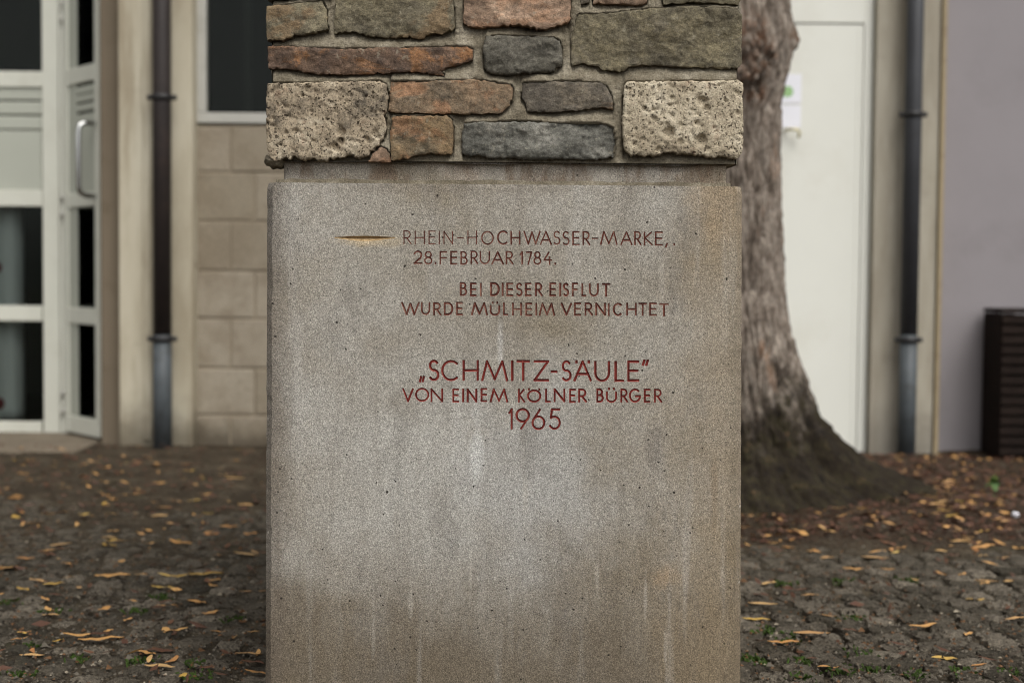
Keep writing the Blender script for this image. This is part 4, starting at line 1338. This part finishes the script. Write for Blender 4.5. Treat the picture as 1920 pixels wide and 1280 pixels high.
S(pp([(499, -40), (560, -42), (616, -40), (618, -8), (560, -6), (500, 0)]), FRONT, SM['brown'], 0.006, 0.002, 0.003, 0.001, 0.001, 0.004, 0.004, 0.14, 'slate', 27)
# front mortar: flush with the stone below, drawn back under the stone above
res_ = 0.002
x0_, z0_ = CX0 - 0.01, CZ0 - 0.01
gw, gh = int((CX1 - CX0 + 0.02) / res_) + 2, int(0.45 / res_) + 2
occ = np.zeros((gh, gw), bool)
GX, GZ = np.meshgrid(x0_ + np.arange(gw) * res_, z0_ + np.arange(gh) * res_)
for poly in FRONT_POLYS:
    ins = np.zeros_like(occ)
    for i in range(len(poly)):
        (ax, az), (bx_, bz_) = poly[i], poly[(i + 1) % len(poly)]
        if abs(bz_ - az) < 1e-9:
            continue
        ins ^= ((az > GZ) != (bz_ > GZ)) & (GX < (bx_ - ax) * (GZ - az) / (bz_ - az) + ax)
    occ |= ins
up_ = np.full((gh, gw), 0.04); dn_ = np.full((gh, gw), 0.04)
for j in range(gh):
    dn_[j] = np.where(occ[j], 0.0, np.minimum(0.04, (dn_[j - 1] + res_) if j else 0.04))
for j in range(gh - 1, -1, -1):
    up_[j] = np.where(occ[j], 0.0, np.minimum(0.04, (up_[j + 1] + res_) if j < gh - 1 else 0.04))
bm = bmesh.new()
nu_, nv_ = 330, 170
g_ = []
for j in range(nv_ + 1):
    r_ = []
    for i in range(nu_ + 1):
        x, z = CX0 + (CX1 - CX0) * i / nu_, CZ0 + 0.42 * j / nv_
        a_, b_ = min(gh - 1, int((z - z0_) / res_)), min(gw - 1, int((x - x0_) / res_))
        t = dn_[a_, b_] / (dn_[a_, b_] + up_[a_, b_] + 1e-6) if not occ[a_, b_] else 0.5
        dpt = 0.004 + 0.017 * t * t + 0.004 * fbm(x * 22, z * 22, 1.0, 3) + 0.0022 * fbm(x * 120, z * 120, 4.0, 3)
        if occ[a_, b_]:
            dpt = max(dpt, 0.016)
        if i in (0, nu_):
            dpt = 0.02
        r_.append(bm.verts.new((x, YF + dpt, z)))
    g_.append(r_)
for j in range(nv_):
    for i in range(nu_):
        bm.faces.new((g_[j][i], g_[j][i + 1], g_[j + 1][i + 1], g_[j + 1][i]))
link('mortar', from_bm('mortar', bm, True), colm, [M['mortar']])
# stones above the frame, on the flanks and at the back
kinds = ['olive', 'olive_b', 'rust', 'grey', 'greyg', 'orange', 'pink', 'brown']
rk = random.Random(21)
def courses(frame, u0, u1, v0, v1, corner, sd):
    v = v0
    k = sd
    while v < v1 - 0.03:
        h = min(rk.choice((0.055, 0.075, 0.1, 0.12)), v1 - v)
        u = u0
        while u < u1 - 0.05:
            wd_ = rk.uniform(0.12, 0.32)
            if u1 - u - wd_ < 0.1:
                wd_ = u1 - u
            g = 0.007
            j = lambda: rk.uniform(-0.006, 0.006)
            poly = [(u + g + j() * 0.5, v + g + j()), (u + wd_ / 2, v + g + j()), (u + wd_ - g + j() * 0.5, v + g + j()), (u + wd_ - g + j() * 0.5, v + h - g + j() * 0.6), (u + wd_ / 2, v + h - g + j() * 0.5), (u + g + j() * 0.5, v + h - g + j() * 0.6)]
            build_stone(poly, frame, SM[rk.choice(kinds)], 0.012, rk.uniform(-0.002, 0.006), 0.004, 0.0012, 0.002, 0.008, 0.006, 0.10, rk.choice(('slate', 'split')), k)
            k += 1
            u += wd_
        v += h
zf = P(946, -48).z
fx0_, fx1_ = P(499, 100).x, P(1393, 100).x
courses(FRONT, fx0_, fx1_, zf, CZ1, True, 100)
courses((Vector((fx1_, YF, 0)), Vector((0, 1, 0)), Vector((0, 0, 1)), Vector((1, 0, 0))), 0.145, DEP - 0.11, CZ0 + 0.005, CZ1, False, 200)
courses((Vector((fx0_, YF + DEP, 0)), Vector((0, -1, 0)), Vector((0, 0, 1)), Vector((-1, 0, 0))), 0.11, DEP - 0.145, CZ0 + 0.005, CZ1, False, 300)
courses((Vector((fx1_, YF + DEP, 0)), Vector((-1, 0, 0)), Vector((0, 0, 1)), Vector((0, 1, 0))), 0.0, fx1_ - fx0_, CZ0 + 0.005, CZ1, False, 400)
# lump of mortar hanging under the left corner block
bm = bmesh.new()
bmesh.ops.create_icosphere(bm, subdivisions=4, radius=1.0)
c = P(519, 303, YF + 0.045)
for v in bm.verts:
    q = v.co.copy()
    v.co = Vector((c.x + q.x * 0.021, c.y + q.y * 0.045, c.z + q.z * 0.0135)) + noise.noise_vector(q * 2.2) * 0.004
link('mortar_lump', from_bm('mortar_lump', bm, True), colm, [M['mortar']])

# ================================================================== TREE
tree = empty('tree', (TREE.x, TREE.y, 0.0), label='old tree with furrowed grey bark, knotty trunk and mossy flared base', category='tree')
prof = []
for (px, py) in ((1478, -60), (1479, 0), (1482, 60), (1476, 110), (1468, 160), (1464, 250), (1465, 350), (1469, 450), (1475, 540), (1488, 620), (1506, 690), (1528, 760), (1560, 810), (1606, 850), (1690, 895), (1760, 930)):
    q = pix(px, py, TREE.y)
    prof.append((q.z, q.x - TREE.x))
prof = sorted(prof)
prof[0] = (-0.03, prof[0][1] + 0.05)
pz = np.array([p[0] for p in prof]); pr = np.array([p[1] for p in prof])
zs = list(np.arange(-0.03, 0.6, 0.008)) + list(np.arange(0.6, 1.9, 0.0085)) + list(np.arange(1.9, 4.3, 0.06))
NA = 520
knots = [(pix(1476, 66, TREE.y), 0.05, 0.03), (pix(1445, 92, 5.0), 0.055, 0.05), (pix(1408, 128, 5.0), 0.05, 0.045), (pix(1418, 52, 5.0), 0.06, 0.025), (pix(1432, 165, 5.0), 0.04, 0.018)]
kk = []
for q, s, h in knots:
    d = q - TREE
    kk.append((math.atan2(d.y, d.x), q.z, s, h))
verts, faces, kn = [], [], []
for z in zs:
    r0 = float(np.interp(z, pz, pr))
    up = float(np.interp(0.75, pz, pr))
    if z > 1.9:
        r0 = float(np.interp(1.9, pz, pr)) * (1.0 - 0.045 * (z - 1.9))
    flare = max(0.0, r0 - up) if z < 0.75 else 0.0
    for k in range(NA):
        a = 2 * math.pi * k / NA
        ca, sa = math.cos(a), math.sin(a)
        # buttress roots: full flare to the right (a = 0), less to the front
        lob = 0.62 + 0.38 * math.cos(a) ** 2 + 0.16 * math.cos(5 * a + 0.2) + 0.08 * math.cos(9 * a + 1.0)
        if abs(math.sin(a * 0.5)) < 0.25:
            lob = max(lob, 1.0)
        f = min(1.0, flare / 0.12)
        r = (r0 - flare) + flare * ((1 - f) + f * lob)
        u = a * 0.27
        wob = 0.05 * fbm(ca * 2.2, sa * 2.2, z * 1.3, 3)
        wx_ = u + wob * 0.6 + 0.02 * math.sin(z * 7)
        rid = noise.noise(Vector((ca * 8 + wob * 12, sa * 8 + wob * 9, z * 3.4)))
        rid2 = noise.noise(Vector((ca * 21 + 5 + wob * 20, sa * 21, z * 5.5)))
        fine = noise.noise(Vector((ca * 60, sa * 60, z * 24)))
        br = 0.034 * min(1.0, abs(rid) * 4.2) ** 0.8 + 0.014 * min(1.0, abs(rid2) * 3.6) + 0.007 * fine
        lowk = sstep(z, 0.5, 0.15)
        br = br * (1 - 0.2 * lowk) + lowk * (0.026 * fbm(ca * 6, sa * 6, z * 10, 4) + 0.014 * fbm(ca * 22, sa * 22, z * 40, 3))
        r += br - 0.05 + 0.012 * fbm(ca * 1.5, sa * 1.5, z * 2.5, 2)
        kv = 0.0
        for (ka, kz, s, h) in kk:
            da = (a - ka + math.pi) % (2 * math.pi) - math.pi
            dd = (da * r / s) ** 2 + ((z - kz) / s) ** 2
            if dd < 6:
                g = math.exp(-dd)
                r += h * g * (0.8 + 0.7 * fbm(ca * 30, sa * 30, z * 30, 3))
                kv = max(kv, min(1, g * 1.6))
        sag = 0.0
        verts.append((TREE.x + ca * r, TREE.y + sa * r, z - 0.02))
        kn.append(kv)
for j in range(len(zs) - 1):
    for k in range(NA):
        a, b = j * NA + k, j * NA + (k + 1) % NA
        faces.append((a, b, b + NA, a + NA))
me = mesh('trunk', verts, faces, True)
at = me.attributes.new('knot', 'FLOAT', 'POINT')
at.data.foreach_set('value', kn)
trunk = link('trunk', me, tree, [M['bark']])
rt = random.Random(12)
tips = []
for i in range(6):
    a = i * math.pi / 3 + rt.uniform(-0.3, 0.3)
    bm = bmesh.new()
    p0 = Vector((TREE.x, TREE.y, 4.05))
    pts = [p0, p0 + Vector((math.cos(a) * 0.25, math.sin(a) * 0.25, 0.6)), p0 + Vector((math.cos(a) * 0.9, math.sin(a) * 0.9, 1.5)), p0 + Vector((math.cos(a) * 1.7, math.sin(a) * 1.7, 2.4 + rt.uniform(-0.3, 0.5)))]
    tube(bm, pts, [0.17, 0.13, 0.08, 0.03], 12)
    link('limb', from_bm('limb', bm, True), tree, [M['bark']])
    tips.append(pts[-1])
# crown: leaf faces in clumps spread through the volume
vv, ff = [], []
for c in range(110):
    t = rt.choice(tips)
    cc = t + Vector((rt.gauss(0, 0.75), rt.gauss(0, 0.75), rt.gauss(0.2, 0.6)))
    for k in range(26):
        p = cc + Vector((rt.gauss(0, 0.2), rt.gauss(0, 0.2), rt.gauss(0, 0.16)))
        d = Vector((rt.gauss(0, 1), rt.gauss(0, 1), rt.gauss(-0.6, 0.6))).normalized()
        s = d.cross(Vector((rt.gauss(0, 1), rt.gauss(0, 1), rt.gauss(0, 1)))).normalized() * 0.014
        b = len(vv)
        vv += [p, p + d * 0.04 + s, p + d * 0.1, p + d * 0.04 - s]
        ff.append((b, b + 1, b + 2, b + 3))
link('crown', mesh('crown', vv, ff), tree, [M['green_leaf']])

# ================================================================== FALLEN LEAVES
def leaf_mesh(seed, ln, wd_):
    rr = random.Random(seed)
    n_ = 7
    curl, bend = rr.uniform(-0.08, 0.16), rr.uniform(-0.3, 0.3)
    vs, fs = [], []
    for i in range(n_ + 1):
        t = i / n_
        w_ = wd_ * math.sin(math.pi * min(1, t * 0.94 + 0.05)) ** 0.8 + 0.0006
        x = (t - 0.5) * ln
        yb = bend * ln * (t - 0.5) ** 2 * 2
        z = 0.004 + curl * ln * (t - 0.5) ** 2 + 0.0012 * math.sin(t * 9 + seed)
        up = wd_ * rr.uniform(0.0, 0.3)
        vs += [(x, yb - w_, z + up), (x, yb, z), (x, yb + w_, z + up * 0.7)]
    for i in range(n_):
        a = i * 3
        fs += [(a, a + 3, a + 4, a + 1), (a + 1, a + 4, a + 5, a + 2)]
    zmin = min(v[2] for v in vs)
    vs = [(a, b, c - zmin) for a, b, c in vs]
    me = mesh('fallen_leaf', vs, fs, True)
    return me
KINDS = {
 'leaf_orange': ('narrow orange dry leaf', 'orange fallen leaves'),
 'leaf_tan': ('narrow tan dry leaf', 'tan fallen leaves'),
 'leaf_yellow': ('yellow fallen leaf', 'yellow fallen leaves'),
 'leaf_brown': ('dull dark brown dead leaf', 'dark brown fallen leaves'),
}
LM = {}
for kx in KINDS:
    LM[kx] = []
    for s in range(7):
        big = 1.0 if s < 5 else 1.35
        m_ = leaf_mesh(s * 13 + len(kx), (0.042 + 0.0042 * s) * big, (0.0058 + 0.0011 * (s % 4)) * big)
        m_.materials.append(M[kx])
        LM[kx].append(m_)
def top_z(x, y):
    z = soil_z(x, y)
    if y < edge_y(x):
        z = max(z, 0.004)
    d = math.hypot(x - TREE.x, y - TREE.y)
    return z
rf_ = random.Random(77)
def put_leaf(x, y, kx, yaw=None, mi=None):
    o = bpy.data.objects.new('fallen_leaf', LM[kx][rf_.randrange(7) if mi is None else mi])
    COL.objects.link(o)
    o.location = (x, y, top_z(x, y) + 0.0012)
    o.rotation_euler = (rf_.uniform(-0.12, 0.12), rf_.uniform(-0.08, 0.08), rf_.uniform(0, 6.28) if yaw is None else yaw)
    s = rf_.uniform(0.6, 1.15)
    o.scale = (s, s, s)
    zone = ('on the soil heap close around the tree' if math.hypot(x - TREE.x, y - TREE.y) < 1.0 else 'on bare soil between tree and slatted box') if (x > 0 and y > edge_y(x)) else 'on the cobbles in front of the tree' if x > 0 else 'on dark ground before the entrance and block wall' if y > 4.6 else 'on worn cobbles on the entrance side of the pedestal'
    o['label'] = KINDS[kx][0] + ' ' + zone
    o['group'] = KINDS[kx][1] + ' ' + zone
    o['category'] = 'leaf'
def bad(x, y):
    d = math.hypot(x - TREE.x, y - TREE.y)
    return d < 0.62 or (-0.52 < x < 0.48 and 2.5 < y < 3.45) or y > 6.55
placed = 0
# leaves one can pick out in the photograph (photo pixels on the ground)
PICK = [(103, 965, 'leaf_orange'), (207, 966, 'leaf_tan'), (30, 935, 'leaf_orange'), (120, 918, 'leaf_orange'), (165, 905, 'leaf_tan'), (312, 952, 'leaf_tan'), (390, 965, 'leaf_yellow'), (462, 948, 'leaf_tan'), (350, 873, 'leaf_orange'), (440, 895, 'leaf_tan'), (240, 930, 'leaf_orange'), (255, 922, 'leaf_tan'),
 (15, 1068, 'leaf_orange'), (48, 1050, 'leaf_orange'), (92, 1042, 'leaf_orange'), (110, 1024, 'leaf_tan'), (100, 1098, 'leaf_yellow'), (210, 1083, 'leaf_orange'), (265, 1080, 'leaf_tan'), (315, 1082, 'leaf_yellow'), (385, 1080, 'leaf_yellow'), (305, 1105, 'leaf_yellow'), (312, 1139, 'leaf_orange'), (370, 1132, 'leaf_orange'), (465, 1042, 'leaf_tan'), (475, 1112, 'leaf_tan'), (430, 990, 'leaf_orange'), (150, 1195, 'leaf_orange'), (190, 1203, 'leaf_orange'), (60, 1232, 'leaf_tan'), (275, 1228, 'leaf_orange'), (300, 1253, 'leaf_tan'), (465, 1230, 'leaf_tan'), (480, 1265, 'leaf_orange'), (410, 1188, 'leaf_orange'), (96, 1156, 'leaf_tan'), (335, 1020, 'leaf_orange'), (220, 1017, 'leaf_tan'), (130, 1060, 'leaf_orange'),
 (1398, 918, 'leaf_yellow'), (1424, 962, 'leaf_yellow'), (1480, 970, 'leaf_yellow'), (1515, 967, 'leaf_tan'), (1445, 1022, 'leaf_orange'), (1620, 975, 'leaf_orange'), (1720, 928, 'leaf_tan'), (1745, 938, 'leaf_tan'), (1780, 920, 'leaf_orange'), (1775, 955, 'leaf_tan'), (1780, 975, 'leaf_yellow'), (1755, 948, 'leaf_orange'), (1790, 905, 'leaf_orange'), (1870, 948, 'leaf_orange'), (1900, 945, 'leaf_tan'), (1830, 1025, 'leaf_orange'), (1800, 1022, 'leaf_tan'), (1765, 1035, 'leaf_tan'), (1690, 1030, 'leaf_orange'), (1640, 1048, 'leaf_tan'), (1600, 1070, 'leaf_orange'), (1665, 1070, 'leaf_orange'), (1550, 1048, 'leaf_tan'), (1418, 1165, 'leaf_yellow'), (1520, 1190, 'leaf_tan'), (1555, 1158, 'leaf_orange'), (1735, 1177, 'leaf_orange'), (1835, 1250, 'leaf_orange'), (1905, 1163, 'leaf_tan'), (1770, 1238, 'leaf_yellow'), (1470, 1208, 'leaf_orange'), (1895, 1092, 'leaf_tan'), (1850, 1092, 'leaf_tan'), (1830, 1128, 'leaf_yellow'), (1430, 1135, 'leaf_tan'), (1785, 1030, 'leaf_tan'), (1845, 1030, 'leaf_orange'), (1815, 1018, 'leaf_tan'), (1796, 935, 'leaf_tan'), (1735, 935, 'leaf_orange'), (1748, 958, 'leaf_tan'), (1770, 970, 'leaf_yellow'), (1790, 965, 'leaf_tan'), (1762, 962, 'leaf_orange'), (1786, 948, 'leaf_tan'), (1768, 942, 'leaf_tan'), (1772, 932, 'leaf_orange'), (1762, 925, 'leaf_tan')]
for (px, py, kx) in PICK:
    q = gpix(px, py)
    put_leaf(q.x, q.y, kx, rf_.uniform(-0.5, 0.5), rf_.choice((3, 4, 5, 6)))
    placed += 1
while placed < 285:
    side = rf_.random()
    if side < 0.52:
        px, py = rf_.uniform(-30, 505), 865 + 420 * rf_.random() ** 1.5
        kx = rf_.choices(list(KINDS), (0.42, 0.28, 0.08, 0.22))[0]
    else:
        px, py = rf_.uniform(1388, 1940), (880 + 170 * rf_.random() if rf_.random() < 0.8 else rf_.uniform(1050, 1280))
        kx = rf_.choices(list(KINDS), (0.33, 0.25, 0.07, 0.35))[0]
    q = gpix(px, py)
    if bad(q.x, q.y):
        continue
    put_leaf(q.x, q.y, kx, None, rf_.choice((0, 1, 2, 3, 4)))
    placed += 1
# the uncountable rest: small brown litter, crumbs and twigs
vv, ff = [], []
mi = []
cnt = 0
while cnt < 8000:
    x, y = rf_.uniform(-2.6, 3.0), rf_.uniform(2.2, 6.6)
    if bad(x, y) or rf_.random() > 0.06 + litter_amt(x, y) ** 1.4:
        continue
    z = top_z(x, y) + 0.002
    a = rf_.uniform(0, 6.28)
    ln = rf_.uniform(0.012, 0.05)
    wd_ = ln * rf_.uniform(0.06, 0.2)
    d = Vector((math.cos(a), math.sin(a), rf_.uniform(-0.2, 0.2)))
    s = Vector((-math.sin(a), math.cos(a), rf_.uniform(-0.5, 0.5))) * wd_
    p = Vector((x, y, z + rf_.uniform(0, 0.012)))
    b = len(vv)
    vv += [p - d * ln / 2, p + s, p + d * ln / 2 + Vector((0, 0, rf_.uniform(0, 0.01))), p - s + Vector((0, 0, 0.004))]
    ff.append((b, b + 1, b + 2, b + 3))
    mi.append(rf_.choices((0, 1, 2), (0.89, 0.06, 0.05))[0])
    cnt += 1
lme = mesh('leaf_litter', vv, ff)
link('leaf_litter', lme, None, [M['leaf_brown'], M['leaf_orange'], M['leaf_tan']], kind='stuff', label='scattered brown leaf crumbs and bits over the soil', category='leaf litter')
lme.polygons.foreach_set('material_index', mi)

# ---- grit and crumbs over paving and soil
vv, ff, mi = [], [], []
cnt = 0
while cnt < 16000:
    px, py = rf_.uniform(-120, 2040), 860 + 440 * rf_.random() ** 0.8
    if 560 < px < 1330:
        continue
    q = gpix(px, py)
    if bad(q.x, q.y):
        continue
    sz = rf_.uniform(0.0015, 0.0055) * (1.6 if rf_.random() < 0.08 else 1.0)
    z = (top_z(q.x, q.y) if rf_.random() < 0.5 else soil_z(q.x, q.y)) - 0.001
    a = rf_.uniform(0, 6.28)
    b = len(vv)
    for k in range(3):
        r_ = sz * rf_.uniform(0.7, 1.5)
        vv.append((q.x + math.cos(a + k * 2.1) * r_, q.y + math.sin(a + k * 2.1) * r_, z))
    vv.append((q.x + rf_.uniform(-0.4, 0.4) * sz, q.y + rf_.uniform(-0.4, 0.4) * sz, z + sz * rf_.uniform(0.5, 1.2)))
    for f_ in ((0, 1, 3), (1, 2, 3), (2, 0, 3)):
        ff.append(tuple(b + i for i in f_))
        mi.append(0)
    mi[-3:] = [rf_.choices((0, 1, 2, 3), (0.47, 0.34, 0.16, 0.03))[0]] * 3
    cnt += 1
gme = mesh('grit', vv, ff)
gm = [make_plain('grit_%s' % nm, c_, 0.2, 60, 0.9, 0.2) for nm, c_ in (('dark', L(48, 42, 35)), ('grey', L(92, 86, 76)), ('brown', L(98, 72, 50)), ('pale', L(138, 128, 112)))]
link('grit', gme, None, gm, kind='stuff', label='fine grit and crumbs strewn over paving and soil', category='grit')
gme.polygons.foreach_set('material_index', mi)

# ---- green tufts between the setts
vv, ff = [], []
tuf = [(10, 1130), (95, 1148), (60, 1210), (30, 1265), (150, 1235), (260, 1240), (365, 1245), (375, 1270), (260, 1145), (440, 1160), (300, 1120), (1470, 1095), (1580, 1090), (1700, 1088), (1405, 1235), (1420, 1240), (1475, 1200), (1475, 1188), (1430, 1180), (1570, 1250), (1575, 1258), (1640, 1255), (1505, 1268), (1600, 1160), (1805, 1260), (1500, 1240), (1720, 1265), (1890, 1262), (1616, 1225)]
for (px, py) in tuf:
    q = gpix(px, py)
    for k in range(26):
        x, y = q.x + rf_.gauss(0, 0.014), q.y + rf_.gauss(0, 0.014)
        a = rf_.uniform(0, 6.28)
        h_ = rf_.uniform(0.001, 0.007)
        l_ = Vector((math.cos(a), math.sin(a), 0)) * rf_.uniform(0.004, 0.014)
        s = Vector((-math.sin(a), math.cos(a), 0)) * rf_.uniform(0.0012, 0.003)
        p = Vector((x, y, -0.006))
        b = len(vv)
        vv += [p - s, p + s, p + l_ + Vector((0, 0, h_ + 0.008)) + s * 0.7, p + l_ * 1.6 + Vector((0, 0, h_ + 0.006)), p + l_ + Vector((0, 0, h_ + 0.008)) - s * 0.7]
        ff.append((b, b + 1, b + 2, b + 3, b + 4))
link('moss_tufts', mesh('moss_tufts', vv, ff), None, [M['moss']], kind='stuff', label='small green weeds growing in the joints of the paving', category='weeds')
# one seedling by the wall, right of the tree
q = gpix(1862, 940)
sp_ = empty('seedling', (q.x, q.y, soil_z(q.x, q.y)), label='single green seedling with upright leaf on the soil before the slatted box', category='plant')
bm = bmesh.new()
tube(bm, [(q.x, q.y, soil_z(q.x, q.y) - 0.01), (q.x + 0.002, q.y, 0.03)], 0.002, 8)
link('stem', from_bm('stem', bm, True), sp_, [M['green_leaf']])
for (ax, hz, rot) in ((0.0, 0.062, 0.0), (0.9, 0.04, 2.4), (-0.9, 0.04, 4.2)):
    lm = leaf_mesh(int(hz * 1000), 0.06, 0.016)
    o = link('leaf', lm, sp_, [M['green_leaf']])
    o.location = (0.004 * ax, 0, 0.05)
    o.rotation_euler = (0.3, R(-70) + abs(ax) * 0.7, rot + 1.4)
# pale crumpled scrap on the soil
q = gpix(1903, 975)
bm = bmesh.new()
bmesh.ops.create_icosphere(bm, subdivisions=2, radius=0.014)
for v in bm.verts:
    v.co += noise.noise_vector(v.co * 130) * 0.007
    v.co.z *= 0.6
    v.co += Vector((q.x, q.y, soil_z(q.x, q.y) + 0.009))
link('paper_scrap', from_bm('paper_scrap', bm), None, [M['paper']], label='small crumpled white scrap on the leafy soil', category='litter')
